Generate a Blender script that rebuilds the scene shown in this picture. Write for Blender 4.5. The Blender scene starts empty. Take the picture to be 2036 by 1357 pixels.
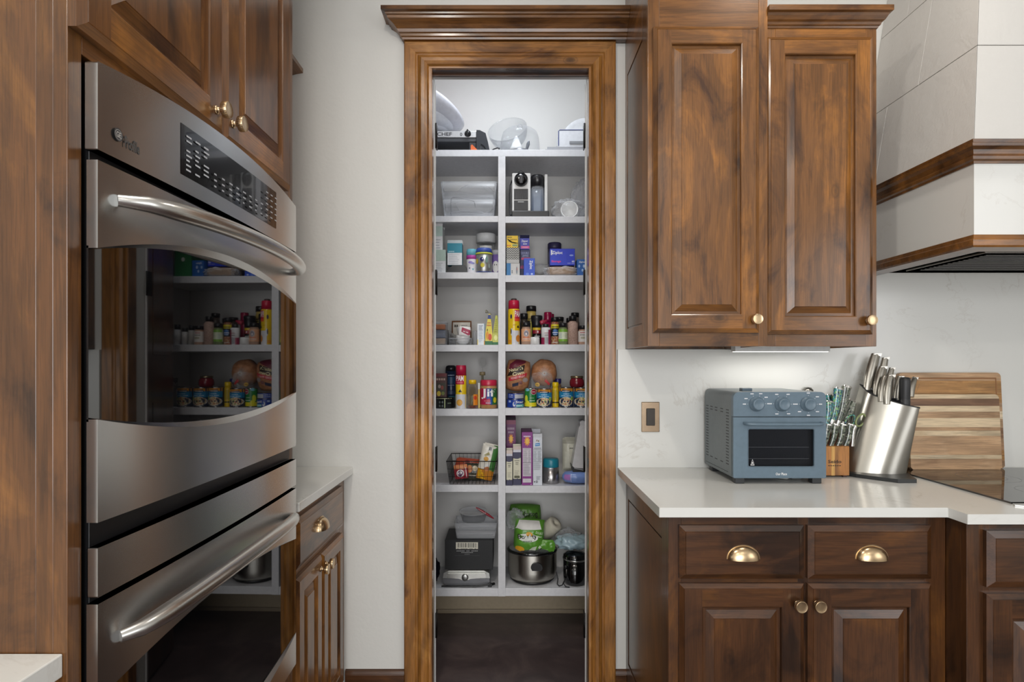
import bpy, bmesh, math, random
from mathutils import Vector, Matrix, noise
random.seed(7)
PI = math.pi
sc = bpy.context.scene
COL = sc.collection
# ---------------------------------------------------------------- camera
EYE = 1.316; F = 1158.0; CX = 1012.0; CY = 722.0; YW = 2.25
cam = bpy.data.cameras.new('camera'); camo = bpy.data.objects.new('camera', cam); COL.objects.link(camo)
cam.sensor_width = 36; cam.lens = F / 2036 * 36
cam.shift_x = (1018 - CX) / 2036; cam.shift_y = (CY - 678.5) / 2036
cam.clip_start = 0.02
camo.location = (0, 0, EYE); camo.rotation_euler = (PI / 2, 0, 0)
sc.camera = camo
# ---------------------------------------------------------------- light
w = bpy.data.worlds.new('world'); sc.world = w; w.use_nodes = True
w.node_tree.nodes['Background'].inputs[0].default_value = (0.9, 0.95, 1, 1)
w.node_tree.nodes['Background'].inputs[1].default_value = 0.3
def area(name, loc, rot, sx, sy, power, col=(1, 1, 1), shape='RECTANGLE', spread=PI):
    l = bpy.data.lights.new(name, 'AREA'); l.shape = shape; l.size = sx; l.size_y = sy
    l.energy = power; l.color = col; l.spread = spread
    o = bpy.data.objects.new(name, l); COL.objects.link(o); o.location = loc; o.rotation_euler = rot
    return o
WARM = (1, .93, .84)
area('downlight', (-.37, .75, 2.98), (0, 0, 0), .14, .14, 13, WARM, 'DISK')
area('downlight', (1.02, 1.42, 2.98), (0, 0, 0), .14, .14, 6, WARM, 'DISK')
area('downlight', (-.3, -1.3, 2.98), (0, 0, 0), .14, .14, 12, WARM, 'DISK')
area('downlight', (1.1, -1.3, 2.98), (0, 0, 0), .14, .14, 7, WARM, 'DISK')
area('fill_light', (.1, -3.1, 1.45), (PI / 2, 0, 0), 2.4, 2.2, 104, (.95, .97, 1))  # added frontal fill from behind the camera, no known window there
area('fill_light', (3.1, -1.2, 1.7), (0, PI / 2, 0), 1.6, 2.0, 26, (.95, .97, 1))  # added side fill from the right, no known window there
area('pantry_lamp', (.0, 2.52, 2.93), (0, 0, 0), .3, .3, 6, (.86, .92, 1), 'DISK')
area('undercabinet_glow', (.98, 2.10, 1.345), (0, 0, 0), .34, .03, .42, (1, .97, .92))
sc.view_settings.view_transform = 'Standard'
try: sc.view_settings.look = 'None'
except Exception: pass
sc.view_settings.exposure = 0.0
sc.view_settings.gamma = 1.0
sc.view_settings.use_curve_mapping = False
# ---------------------------------------------------------------- materials
def lin(h):
    h = h.lstrip('#')
    c = [int(h[i:i + 2], 16) / 255 for i in (0, 2, 4)]
    return tuple(((x + .055) / 1.055) ** 2.4 if x > .04045 else x / 12.92 for x in c) + (1,)
MATS = {}
def C(h, rough=.45, metal=0.0, coat=0.0, **kw):
    """plain colour material, cached"""
    if not isinstance(h, str): return h
    k = (h, rough, metal, coat)
    if k in MATS: return MATS[k]
    m = bpy.data.materials.new('paint_' + h); m.use_nodes = True
    b = m.node_tree.nodes['Principled BSDF']
    nt = m.node_tree
    # slight procedural mottling so that nothing is perfectly flat
    n = nt.nodes.new('ShaderNodeTexNoise'); n.inputs['Scale'].default_value = 60; n.inputs['Detail'].default_value = 2
    tc = nt.nodes.new('ShaderNodeTexCoord'); nt.links.new(tc.outputs['Object'], n.inputs['Vector'])
    r = nt.nodes.new('ShaderNodeValToRGB'); c = lin(h)
    r.color_ramp.elements[0].color = tuple(x * .93 for x in c[:3]) + (1,); r.color_ramp.elements[1].color = c
    r.color_ramp.elements[0].position = .3; r.color_ramp.elements[1].position = .6
    nt.links.new(n.outputs['Fac'], r.inputs['Fac']); nt.links.new(r.outputs['Color'], b.inputs['Base Color'])
    b.inputs['Roughness'].default_value = rough; b.inputs['Metallic'].default_value = metal
    b.inputs['Coat Weight'].default_value = coat
    MATS[k] = m
    return m
def new(name):
    m = bpy.data.materials.new(name); m.use_nodes = True
    return m, m.node_tree, m.node_tree.nodes['Principled BSDF']
def ramp(nt, fac, stops):
    r = nt.nodes.new('ShaderNodeValToRGB'); e = r.color_ramp.elements
    while len(e) < len(stops): e.new(.5)
    for i, (p, c) in enumerate(stops):
        e[i].position = p; e[i].color = lin(c) if isinstance(c, str) else (c, c, c, 1)
    nt.links.new(fac, r.inputs['Fac']); return r.outputs['Color']
def coords(nt, scale, rnd=True):
    tc = nt.nodes.new('ShaderNodeTexCoord'); mp = nt.nodes.new('ShaderNodeMapping'); mp.inputs['Scale'].default_value = scale
    src = tc.outputs['Object']
    if rnd:
        oi = nt.nodes.new('ShaderNodeObjectInfo'); mu = nt.nodes.new('ShaderNodeMath'); mu.operation = 'MULTIPLY'; mu.inputs[1].default_value = 37
        nt.links.new(oi.outputs['Random'], mu.inputs[0])
        ad = nt.nodes.new('ShaderNodeVectorMath'); ad.operation = 'ADD'
        nt.links.new(src, ad.inputs[0]); nt.links.new(mu.outputs[0], ad.inputs[1]); src = ad.outputs[0]
    nt.links.new(src, mp.inputs['Vector']); return mp.outputs['Vector']
def ntex(nt, vec, scale, detail=4, dist=0, rough=.55):
    n = nt.nodes.new('ShaderNodeTexNoise'); n.inputs['Scale'].default_value = scale; n.inputs['Detail'].default_value = detail
    n.inputs['Distortion'].default_value = dist; n.inputs['Roughness'].default_value = rough
    nt.links.new(vec, n.inputs['Vector']); return n.outputs['Fac']
def mixc(nt, fac, a, b, mode='MIX'):
    m = nt.nodes.new('ShaderNodeMix'); m.data_type = 'RGBA'; m.blend_type = mode
    if isinstance(fac, float): m.inputs[0].default_value = fac
    else: nt.links.new(fac, m.inputs[0])
    nt.links.new(a, m.inputs[6])
    if isinstance(b, tuple): m.inputs[7].default_value = b
    else: nt.links.new(b, m.inputs[7])
    return m.outputs[2]
def bump(nt, b, h, strength, dist=.002):
    bp = nt.nodes.new('ShaderNodeBump'); bp.inputs['Strength'].default_value = strength; bp.inputs['Distance'].default_value = dist
    nt.links.new(h, bp.inputs['Height']); nt.links.new(bp.outputs[0], b.inputs['Normal'])
def math_(nt, op, a, b=None):
    m = nt.nodes.new('ShaderNodeMath'); m.operation = op
    for k, x in enumerate((a, b)):
        if x is None: continue
        if isinstance(x, (int, float)): m.inputs[k].default_value = x
        else: nt.links.new(x, m.inputs[k])
    return m.outputs[0]
def wood(name, axis, dark, mid, light, rough=.3, knots=True, coat=.35, con=1.0):
    m, nt, b = new(name)
    def st(k):
        q = [1, 1, 1]; q[axis] = k; return coords(nt, tuple(q))
    v = st(.13); vf = st(.035); v2 = st(.45); v3 = st(.6)
    n0 = ntex(nt, v, 2.6, 2.5, .25)
    rings = math_(nt, 'SINE', math_(nt, 'MULTIPLY', n0, 95))
    fine = ntex(nt, vf, 330, 3, .2)
    med = ntex(nt, v, 45, 4, .3)
    blot = ntex(nt, v2, 5.5, 7, .9, .62)
    base = ramp(nt, blot, [(.34, dark), (.46, mid), (.54, mid), (.69, light)])
    g = ramp(nt, math_(nt, 'MULTIPLY_ADD', rings, .5), [(.0, 1.0 - .27 * con), (.5, 1.0), (1.0, 1.0)])
    c = mixc(nt, 1.0, base, g, 'MULTIPLY')
    g2 = ramp(nt, fine, [(.36, 1 - .30 * con), (.56, 1.0)]); c = mixc(nt, 1.0, c, g2, 'MULTIPLY')
    g3 = ramp(nt, med, [(.36, 1 - .18 * con), (.55, 1.0)]); c = mixc(nt, 1.0, c, g3, 'MULTIPLY')
    if knots:
        vo = nt.nodes.new('ShaderNodeTexVoronoi'); vo.inputs['Scale'].default_value = 5.5; nt.links.new(v3, vo.inputs['Vector'])
        d = math_(nt, 'ADD', vo.outputs['Distance'], math_(nt, 'MULTIPLY', ntex(nt, v3, 30, 2), .05))
        k = ramp(nt, d, [(.055, .16), (.085, .45), (.10, .85), (.115, .6), (.14, 1.0)])
        c = mixc(nt, .8, c, k, 'MULTIPLY')
    nt.links.new(c, b.inputs['Base Color'])
    b.inputs['Roughness'].default_value = rough
    b.inputs['Coat Weight'].default_value = coat; b.inputs['Coat Roughness'].default_value = .15
    bump(nt, b, fine, .08, .001)
    return m
WV = wood('alder_vertical', 2, '4a2d18', '7d5228', 'ab702f')
WX = wood('alder_horizontal', 0, '4a2d18', '7d5228', 'ab702f')
WY = wood('alder_depthwise', 1, '4a2d18', '7d5228', 'ab702f')
BV = wood('dark_shaded_alder_vertical', 2, '301c0f', '53331b', '74491f')  # dim light low down put into a darker alder; also plain dark wood
BX = wood('dark_shaded_alder_horizontal', 0, '301c0f', '53331b', '74491f')
CV = wood('casing_vertical', 2, '6b421d', '9f6a30', 'c08846', .26, True, .4)
CXM = wood('casing_horizontal', 0, '6b421d', '9f6a30', 'c08846', .26, True, .4)
def paint(name, col, scale=9, bs=.25, rough=.6):
    m, nt, b = new(name); v = coords(nt, (1, 1, 1), False)
    n = ntex(nt, v, scale, 5, .6); n2 = ntex(nt, v, scale * 9, 3)
    c = lin(col); r = ramp(nt, n, [(.3, col), (.7, col)])
    nt.links.new(r, b.inputs['Base Color']); b.inputs['Roughness'].default_value = rough
    ad = nt.nodes.new('ShaderNodeMath'); ad.operation = 'MULTIPLY_ADD'; ad.inputs[1].default_value = .25
    nt.links.new(n2, ad.inputs[0]); nt.links.new(n, ad.inputs[2])
    bump(nt, b, ad.outputs[0], bs, .006)
    return m
WALL = paint('plaster_wall', 'd9d8d3')
PWALL = paint('pantry_wall', 'd0cecb', 12, .15)
CEIL = paint('ceiling_paint', 'e4e2dd', 20, .2)
SHELF = C('dcdcdf', .4)
PLAST = paint('hood_plaster', 'cfcdc9', 14, .35, .7)
def quartz():
    m, nt, b = new('quartz'); v = coords(nt, (1, 1, 1), False)
    n = ntex(nt, v, 1.7, 8, 1.3, .62)
    vein = ramp(nt, n, [(.488, 'dcdcd8'), (.5, 'c2bdb5'), (.512, 'dcdcd8')])
    n2 = ntex(nt, v, 3, 2)
    msk = ramp(nt, n2, [(.5, 0.0), (.66, .55)])
    base = nt.nodes.new('ShaderNodeRGB'); base.outputs[0].default_value = lin('dedeDa')
    c = mixc(nt, msk, base.outputs[0], vein)
    nt.links.new(c, b.inputs['Base Color']); b.inputs['Roughness'].default_value = .16
    return m
QUARTZ = quartz()
def steel(name, col='b9b6b1', rough=.26, axis=1, an=0):
    m, nt, b = new(name); b.inputs['Roughness'].default_value = rough
    b.inputs['Base Color'].default_value = lin(col); b.inputs['Metallic'].default_value = 1
    if an:
        b.inputs['Anisotropic'].default_value = an
        cx_ = nt.nodes.new('ShaderNodeCombineXYZ'); cx_.inputs[2].default_value = 1
        nt.links.new(cx_.outputs[0], b.inputs['Tangent'])
    return m
STEEL = steel('brushed_steel', 'd0d1d1', .25, 1, .8)
STEELX = steel('brushed_steel_across', 'b9b6ae', .3, 0, .75)
HANDLE = steel('satin_handle_steel', 'd2d1ce', .27, 1)
BRASS = steel('brushed_brass', 'cdb38f', .27, 0)
def black_glass():
    m, nt, b = new('oven_glass'); b.inputs['Base Color'].default_value = (.003, .003, .0035, 1)
    b.inputs['Roughness'].default_value = .02; b.inputs['IOR'].default_value = 2.1
    return m
BGLASS = black_glass()
BLACK = C('0d0d0f', .35); BLACKG = C('0b0b0d', .12, 0, .5)
def clear(name, tint=(.97, .975, .98), amt=.55, rough=.08, base=.55, mul=.55, add=.03):
    m, nt, b = new(name); nt.nodes.remove(b)
    t = nt.nodes.new('ShaderNodeBsdfTransparent'); t.inputs[0].default_value = tint + (1,)
    g = nt.nodes.new('ShaderNodeBsdfPrincipled'); g.inputs['Base Color'].default_value = (base, base * 1.02, base * 1.05, 1); g.inputs['Roughness'].default_value = rough
    g.inputs['Specular IOR Level'].default_value = 1.0
    lw = nt.nodes.new('ShaderNodeLayerWeight'); lw.inputs[0].default_value = amt
    mp = nt.nodes.new('ShaderNodeMath'); mp.operation = 'MULTIPLY_ADD'; mp.inputs[1].default_value = mul; mp.inputs[2].default_value = add
    nt.links.new(lw.outputs['Facing'], mp.inputs[0])
    mx = nt.nodes.new('ShaderNodeMixShader'); nt.links.new(mp.outputs[0], mx.inputs[0])
    nt.links.new(t.outputs[0], mx.inputs[1]); nt.links.new(g.outputs[0], mx.inputs[2])
    nt.links.new(mx.outputs[0], nt.nodes['Material Output'].inputs[0])
    return m
CLEAR = clear('clear_plastic', amt=.3)
FOG = clear('cloudy_plastic', (.95, .955, .965), .6, .3, .78, .5, .12)
FILM = clear('crinkled_film', (.98, .98, .99), .5, .12, .85, .6, .06)
DARKPANE = clear('tinted_pane', (.62, .63, .65), .3, .03, .02, .35, .05)
def floor_mat():
    m, nt, b = new('stained_concrete'); v = coords(nt, (1, 1, 1), False)
    n = ntex(nt, v, 5, 8, .8, .65)
    c = ramp(nt, n, [(.3, '3a2f2f'), (.5, '4c3f3e'), (.68, '5e504c')])
    n2 = ntex(nt, v, 38, 6, 2.0, .7)
    s = ramp(nt, n2, [(.66, 0.0), (.72, .35)])
    c = mixc(nt, s, c, lin('8a7d76'))
    nt.links.new(c, b.inputs['Base Color']); b.inputs['Roughness'].default_value = .28
    bump(nt, b, n2, .1, .002)
    return m
FLOOR = floor_mat()
def speckle(name, a, bcol, scale=300, lo=.45, hi=.55, rough=.5):
    m, nt, b = new(name); v = coords(nt, (1, 1, 1))
    n = ntex(nt, v, scale, 3); c = ramp(nt, n, [(lo, a), (hi, bcol)])
    nt.links.new(c, b.inputs['Base Color']); b.inputs['Roughness'].default_value = rough
    return m
def voron(name, cols, scale=120, rough=.3, coat=.5):
    m, nt, b = new(name); v = coords(nt, (1, 1, 1))
    vo = nt.nodes.new('ShaderNodeTexVoronoi'); vo.inputs['Scale'].default_value = scale; nt.links.new(v, vo.inputs['Vector'])
    sp = nt.nodes.new('ShaderNodeSeparateColor'); nt.links.new(vo.outputs['Color'], sp.inputs[0])
    st = [(i / max(1, len(cols) - 1) * .9 + .05, c) for i, c in enumerate(cols)]
    nt.links.new(ramp(nt, sp.outputs[0], st), b.inputs['Base Color'])
    b.inputs['Roughness'].default_value = rough; b.inputs['Coat Weight'].default_value = coat
    return m
ABALONE = voron('abalone_resin', ['12302e', '1f6b66', '3f9aa0', '20324a', '7fae6a', '0f1a20', '2a5f80'], 190, .2, .8)
ABGREY = voron('grey_shell_resin', ['1c2220', '3c463c', '6a7462', '2a2c22', '8c8f80'], 170, .2, .8)
BEANS = voron('bean_salad_print', ['e6d2a2', 'c9a26c', 'efe2c0', '7d9a3c', 'd9b98a', 'b8432a', 'e9d7b0'], 190, .5, 0)
CHILI = voron('pepper_flakes', ['7a1f12', 'a8382a', 'c8a070', '5a140c', 'd9c39a'], 420, .6, 0)
SALT = voron('pink_salt', ['a98a7b', 'c7a898', '8d6f62', 'b3968a'], 500, .7, 0)
CHEV = None
def chevron():
    m, nt, b = new('zigzag_print'); v = coords(nt, (1, 1, 1), False)
    sp = nt.nodes.new('ShaderNodeSeparateXYZ'); nt.links.new(v, sp.inputs[0])
    pp = math_(nt, 'PINGPONG', sp.outputs[0], .006)
    w_ = math_(nt, 'SINE', math_(nt, 'MULTIPLY', math_(nt, 'ADD', sp.outputs[2], pp), 2 * PI / .0085))
    nt.links.new(ramp(nt, w_, [(.4, '1a1a1a'), (.6, 'e8e6e0')]), b.inputs['Base Color'])
    return m
CHEV = chevron()
def emis(name, col, s):
    m, nt, b = new(name); b.inputs['Emission Color'].default_value = lin(col); b.inputs['Emission Strength'].default_value = s
    b.inputs['Base Color'].default_value = lin(col)
    return m
LED = emis('led_strip', 'fff6e6', 3)
def board(name, a, bb, c):
    return wood(name, 0, a, bb, c, .45, False, .05)
BDL = board('maple_strip', 'c9ab84', 'e2caa6', 'ead5b5')
BDM = board('acacia_strip', 'a07a58', 'c29c76', 'd2b08c')
BDD = board('dark_acacia_strip', '6a4a36', '8c674b', 'a67f5e')
BDO = board('orange_acacia_strip', '96683a', 'ba8951', 'cfa268')
BLOCKW = wood('block_wood', 2, '8a5a2c', 'b87c40', 'd09650', .4, False, .1)
BLOCKL = wood('block_stripe', 2, 'c08a44', 'd7a55c', 'e2b870', .4, False, .1)
# ---------------------------------------------------------------- mesh builder
def PX(px, Y): return (px - CX) * Y / F
def PZ(py, Y): return EYE + (CY - py) * Y / F
TXT = {}
LEGIBLE = {'Jif', 'PAM', 'Ziploc', 'Storage', 'Bounty', "Nature's", 'Own', 'Our Place', 'Seido', 'Profile', 'GE', 'CHEF', 'Freezer', 'Star', 'Zipper', 'DOUBLE', 'ZIPPER', 'Creamy', 'HONEY WHEAT', '60'}
def text_geo(s, bold=False):
    k = (s, bold)
    if k in TXT: return TXT[k]
    cu = bpy.data.curves.new('tmp', 'FONT'); cu.body = s; cu.resolution_u = 2; cu.space_character = 1.0
    if bold: cu.offset = .018
    o = bpy.data.objects.new('tmp', cu)
    me = bpy.data.meshes.new_from_object(o)
    bm = bmesh.new(); bm.from_mesh(me); bmesh.ops.triangulate(bm, faces=bm.faces[:])
    for _ in range(3):
        es = [e for e in bm.edges if e.calc_length() > .22]
        if es and len(bm.faces) < 2500: bmesh.ops.subdivide_edges(bm, edges=es, cuts=1); bmesh.ops.triangulate(bm, faces=bm.faces[:])
    bm.verts.index_update()
    vs = [v.co.copy() for v in bm.verts]; fs = [tuple(v.index for v in f.verts) for f in bm.faces]; bm.free()
    bpy.data.objects.remove(o); bpy.data.meshes.remove(me); bpy.data.curves.remove(cu)
    x0 = min(v.x for v in vs); x1 = max(v.x for v in vs); y0 = min(v.y for v in vs); y1 = max(v.y for v in vs)
    vs = [((v.x - x0) / (x1 - x0) - .5, (v.y - y0) / (y1 - y0) - .5) for v in vs]
    TXT[k] = (vs, fs); return TXT[k]
class MB:
    def __init__(s): s.v = []; s.f = []; s.mi = []; s.sm = []; s.mats = []
    def m(s, mat):
        mat = C(mat)
        if mat not in s.mats: s.mats.append(mat)
        return s.mats.index(mat)
    def add(s, vs, fs, mat, smooth=False, M=None):
        n = len(s.v)
        for p in vs:
            p = Vector(p)
            s.v.append(M @ p if M is not None else p)
        if isinstance(mat, list): ids = [s.m(x) for x in mat]
        else: ids = [s.m(mat)] * len(fs)
        for f, i in zip(fs, ids):
            s.f.append([n + a for a in f]); s.mi.append(i); s.sm.append(smooth)
        return s
    def box(s, x0, x1, y0, y1, z0, z1, mat, M=None):
        return s.add([(x0, y0, z0), (x1, y0, z0), (x1, y1, z0), (x0, y1, z0), (x0, y0, z1), (x1, y0, z1), (x1, y1, z1), (x0, y1, z1)],
                     [(0, 3, 2, 1), (4, 5, 6, 7), (0, 1, 5, 4), (1, 2, 6, 5), (2, 3, 7, 6), (3, 0, 4, 7)], mat, False, M)
    def hexa(s, p, mat):
        return s.add(p, [(0, 3, 2, 1), (4, 5, 6, 7), (0, 1, 5, 4), (1, 2, 6, 5), (2, 3, 7, 6), (3, 0, 4, 7)], mat)
    def prism(s, poly, ax, a, b, mat, smooth=False, M=None):
        def P(q, t):
            return {'x': (t, q[0], q[1]), 'y': (q[0], t, q[1]), 'z': (q[0], q[1], t)}[ax]
        n = len(poly); vs = [P(q, a) for q in poly] + [P(q, b) for q in poly]
        s.add(vs, [tuple(range(n))[::-1], tuple(range(n, 2 * n))], mat, False, M)
        s.add(vs, [(i, (i + 1) % n, n + (i + 1) % n, n + i) for i in range(n)], mat, smooth, M)
        return s
    def lathe(s, prof, mat, c=(0, 0, 0), seg=28, smooth=True, sx=1, sy=1, M=None):
        vs = []; fs = []; ml = []
        for r, z in prof:
            for i in range(seg):
                a = 2 * PI * i / seg; vs.append((c[0] + r * sx * math.cos(a), c[1] + r * sy * math.sin(a), c[2] + z))
        for j in range(len(prof) - 1):
            for i in range(seg):
                k = (i + 1) % seg; fs.append((j * seg + i, j * seg + k, (j + 1) * seg + k, (j + 1) * seg + i))
                ml.append(mat[j] if isinstance(mat, list) else mat)
        s.add(vs, fs, ml, smooth, M)
        if prof[0][0] > 1e-6: s.add(vs[:seg], [tuple(range(seg))[::-1]], ml[0], False, M)
        if prof[-1][0] > 1e-6: s.add(vs[-seg:], [tuple(range(seg))], ml[-1], False, M)
        return s
    def tube(s, pts, r, mat, seg=10, closed=False, flat=None, cap=True, M=None):
        """flat = (axis vector, factor) squashes the section"""
        pts = [Vector(p) for p in pts]; n = len(pts)
        rs = r if isinstance(r, (list, tuple)) else [r] * n
        vs = []; up = None
        for i, p in enumerate(pts):
            a = pts[(i - 1) % n] if (closed or i > 0) else p; b = pts[(i + 1) % n] if (closed or i < n - 1) else p
            t = (b - a).normalized()
            if up is None:
                up = Vector((0, 0, 1)) if abs(t.z) < .9 else Vector((0, 1, 0))
            u = (up - t * up.dot(t)).normalized(); up = u; w_ = t.cross(u)
            for k in range(seg):
                an = 2 * PI * k / seg; d = (u * math.cos(an) + w_ * math.sin(an)) * rs[i]
                if flat: ax = Vector(flat[0]).normalized(); d -= ax * d.dot(ax) * (1 - flat[1])
                vs.append(p + d)
        fs = []
        for i in range(n if closed else n - 1):
            j = (i + 1) % n
            for k in range(seg):
                q = (k + 1) % seg; fs.append((i * seg + k, i * seg + q, j * seg + q, j * seg + k))
        s.add(vs, fs, mat, True, M)
        if cap and not closed: s.add(vs, [tuple(range(seg))[::-1], tuple(range((n - 1) * seg, n * seg))], mat, False, M)
        return s
    def strip(s, ys, lo, hi, x0, x1, mat):
        """bowed upright slab facing +x: lo, hi, x1 are functions of y"""
        vs = []
        for y in ys: vs += [(x0, y, lo(y)), (x1(y), y, lo(y)), (x1(y), y, hi(y)), (x0, y, hi(y))]
        fs = []; fl = []
        for i in range(len(ys) - 1):
            a = i * 4; b = a + 4
            fl.append((a + 1, b + 1, b + 2, a + 2)); fs += [(a, a + 1, b + 1, b)[::-1], (a + 2, b + 2, b + 3, a + 3)[::1], (a + 3, b + 3, b, a)]
        e = (len(ys) - 1) * 4
        fs += [(0, 1, 2, 3)[::1], (e, e + 1, e + 2, e + 3)[::-1]]
        s.add(vs, fs, mat); s.add(vs, fl, mat, True); return s
    def prints(s, pr, fn, hw, H, l0=.0003):
        """flat print laid on a surface fn(u, v, lift); u -1..1, v 0..1"""
        for i, p in enumerate(pr):
            l = l0 + i * .00013
            if p[0] == 'r':
                _, u0, u1, v0, v1, col = p; n = 8; k = 6
                vs = [fn(u0 + (u1 - u0) * a / n, v0 + (v1 - v0) * b / k, l) for b in range(k + 1) for a in range(n + 1)]
                s.add(vs, [(b * (n + 1) + a, b * (n + 1) + a + 1, (b + 1) * (n + 1) + a + 1, (b + 1) * (n + 1) + a) for b in range(k) for a in range(n)], col, True)
            elif p[0] == 'e':
                _, u, v, ru, rv, col = p; n = 18
                vs = [fn(u, v, l)]
                for q in (.5, 1): vs += [fn(u + ru * q * math.cos(2 * PI * a / n), v + rv * q * math.sin(2 * PI * a / n), l) for a in range(n)]
                s.add(vs, [(0, 1 + a, 1 + (a + 1) % n) for a in range(n)] + [(1 + a, 1 + n + a, 1 + n + (a + 1) % n, 1 + (a + 1) % n) for a in range(n)], col, True)
            elif p[0] == 'p':
                P = []
                for (a, b), (c, d) in zip(p[1], p[1][1:] + p[1][:1]): P += [(a + (c - a) * q / 4, b + (d - b) * q / 4) for q in range(4)]
                n = len(P); cu, cv = sum(a for a, b in P) / n, sum(b for a, b in P) / n
                vs = [fn(cu, cv, l)]
                for q in (.25, .5, .75, 1): vs += [fn(cu + (a - cu) * q, cv + (b - cv) * q, l) for a, b in P]
                fs = [(0, 1 + a, 1 + (a + 1) % n) for a in range(n)]
                for q in range(3): fs += [(1 + q * n + a, 1 + (q + 1) * n + a, 1 + (q + 1) * n + (a + 1) % n, 1 + q * n + (a + 1) % n) for a in range(n)]
                s.add(vs, fs, p[2], True)
            elif p[0] == 't':
                _, u, v, wd, ht, body, col = p[:7]; rot = math.radians(p[7]) if len(p) > 7 else 0
                if body not in LEGIBLE:      # print too small to read in the photo: rows of tiny dashes, one per letter
                    n = len(body); vv = []; ff = []
                    for q in range(n):
                        if body[q] == ' ': continue
                        a0 = q / n - .5; a1 = a0 + .72 / n; k = len(vv)
                        vv += [(a0, -.3), (a1, -.3), (a1, .3), (a0, .3)]; ff.append((k, k + 1, k + 2, k + 3))
                else: vv, ff = text_geo(body, True)
                W_ = wd * hw; H_ = ht * H; ca, sa = math.cos(rot), math.sin(rot)
                vs = [fn(u + (x * W_ * ca - y * H_ * sa) / hw, v + (x * W_ * sa + y * H_ * ca) / H, l) for x, y in vv]
                s.add(vs, ff, col)
        return s
    def build(s, name, parent=None, off=(0, 0, 0), bevel=0, seg=2, loc=None, rot=None, solid=0, sub=0):
        o_ = Vector(off)
        me = bpy.data.meshes.new(name); me.from_pydata([tuple(v - o_) for v in s.v], [], s.f); me.update()
        for m_ in s.mats: me.materials.append(m_)
        me.polygons.foreach_set('material_index', s.mi); me.polygons.foreach_set('use_smooth', s.sm)
        o = bpy.data.objects.new(name, me); COL.objects.link(o)
        if parent is not None: o.parent = parent
        if loc is not None: o.location = loc
        if rot is not None: o.rotation_euler = rot
        if solid:
            q = o.modifiers.new('solid', 'SOLIDIFY'); q.thickness = solid; q.offset = 0
        if bevel:
            q = o.modifiers.new('bevel', 'BEVEL'); q.width = bevel; q.segments = seg; q.limit_method = 'ANGLE'; q.angle_limit = math.radians(40); q.harden_normals = False
        return o
def tag(o, label, cat=None, group=None):
    o['label'] = label
    if cat: o['category'] = cat
    if group: o['group'] = group
    return o
def thing(name, label, cat, loc=(0, 0, 0), rotz=0, group=None, tilt=0):
    o = bpy.data.objects.new(name, None); COL.objects.link(o); o.empty_display_size = .05
    o.location = loc; o.rotation_euler = (0, tilt, rotz)
    return tag(o, label, cat, group)
def struct(name, mb, bevel=0):
    o = mb.build(name, bevel=bevel); o['kind'] = 'structure'; return o
B = lambda *a: MB().box(*a)
# ================================================================ room shell
DX0, DX1 = -.2985, .3095      # door opening
DZ = 2.455
m = MB()
m.box(-1.25, DX0, YW, 2.34, 0, 3.0, WALL); m.box(DX1, 3.2, YW, 2.34, 0, 3.0, WALL); m.box(DX0, DX1, YW, 2.34, DZ, 3.0, WALL)
struct('wall_back', m)
struct('wall_left', B(-1.35, -1.25, -3.2, 3.2, 0, 3.0, WALL))
struct('wall_right', B(3.2, 3.3, -3.2, 2.34, 0, 3.0, WALL))
struct('wall_front', B(-1.35, 3.3, -3.3, -3.2, 0, 3.0, WALL))
struct('floor', B(-1.35, 3.3, -3.3, 3.3, -.05, 0, FLOOR))
struct('ceiling', B(-1.35, 3.3, -3.3, 2.25, 3.0, 3.05, CEIL))
struct('wall_pantry_left', B(-.56, -.46, 2.34, 3.18, 0, 3.0, PWALL))
struct('wall_pantry_right', B(.56, .66, 2.34, 3.18, 0, 3.0, PWALL))
struct('wall_pantry_back', B(-.46, .56, 3.08, 3.18, 0, 3.0, PWALL))
struct('ceiling_pantry', B(-.56, .66, 2.34, 3.18, 3.0, 3.05, CEIL))
m = B(-.46, .56, 3.066, 3.08, 0, .105, C('a3947c', .4)); m.prism([(3.066, .105), (3.066, .118), (3.074, .125), (3.08, .125), (3.08, .105)], 'x', -.46, .56, C('a3947c', .4))
m.box(-.46, .56, 3.056, 3.066, 0, .02, C('8d7f6a', .4))
struct('baseboard_pantry', m, .002)
m = B(-.63, -.402, 2.234, YW, 0, .118, BX); m.prism([(2.234, .118), (2.24, .13), (YW, .134), (YW, .118)], 'x', -.63, -.402, BX)
struct('baseboard_left', m, .0015)
m = B(.409, .4517, 2.234, YW, 0, .118, BX); m.prism([(2.234, .118), (2.24, .13), (YW, .134), (YW, .118)], 'x', .409, .4517, BX)
struct('baseboard_right', m, .0015)
TV = wood('shaded_tower_alder_vertical', 2, '3d2513', '694322', '91602c')  # same alder coloured darker, to offset the frontal light on the tower
TY_ = wood('shaded_tower_alder_depthwise', 1, '3d2513', '694322', '91602c')
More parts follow.
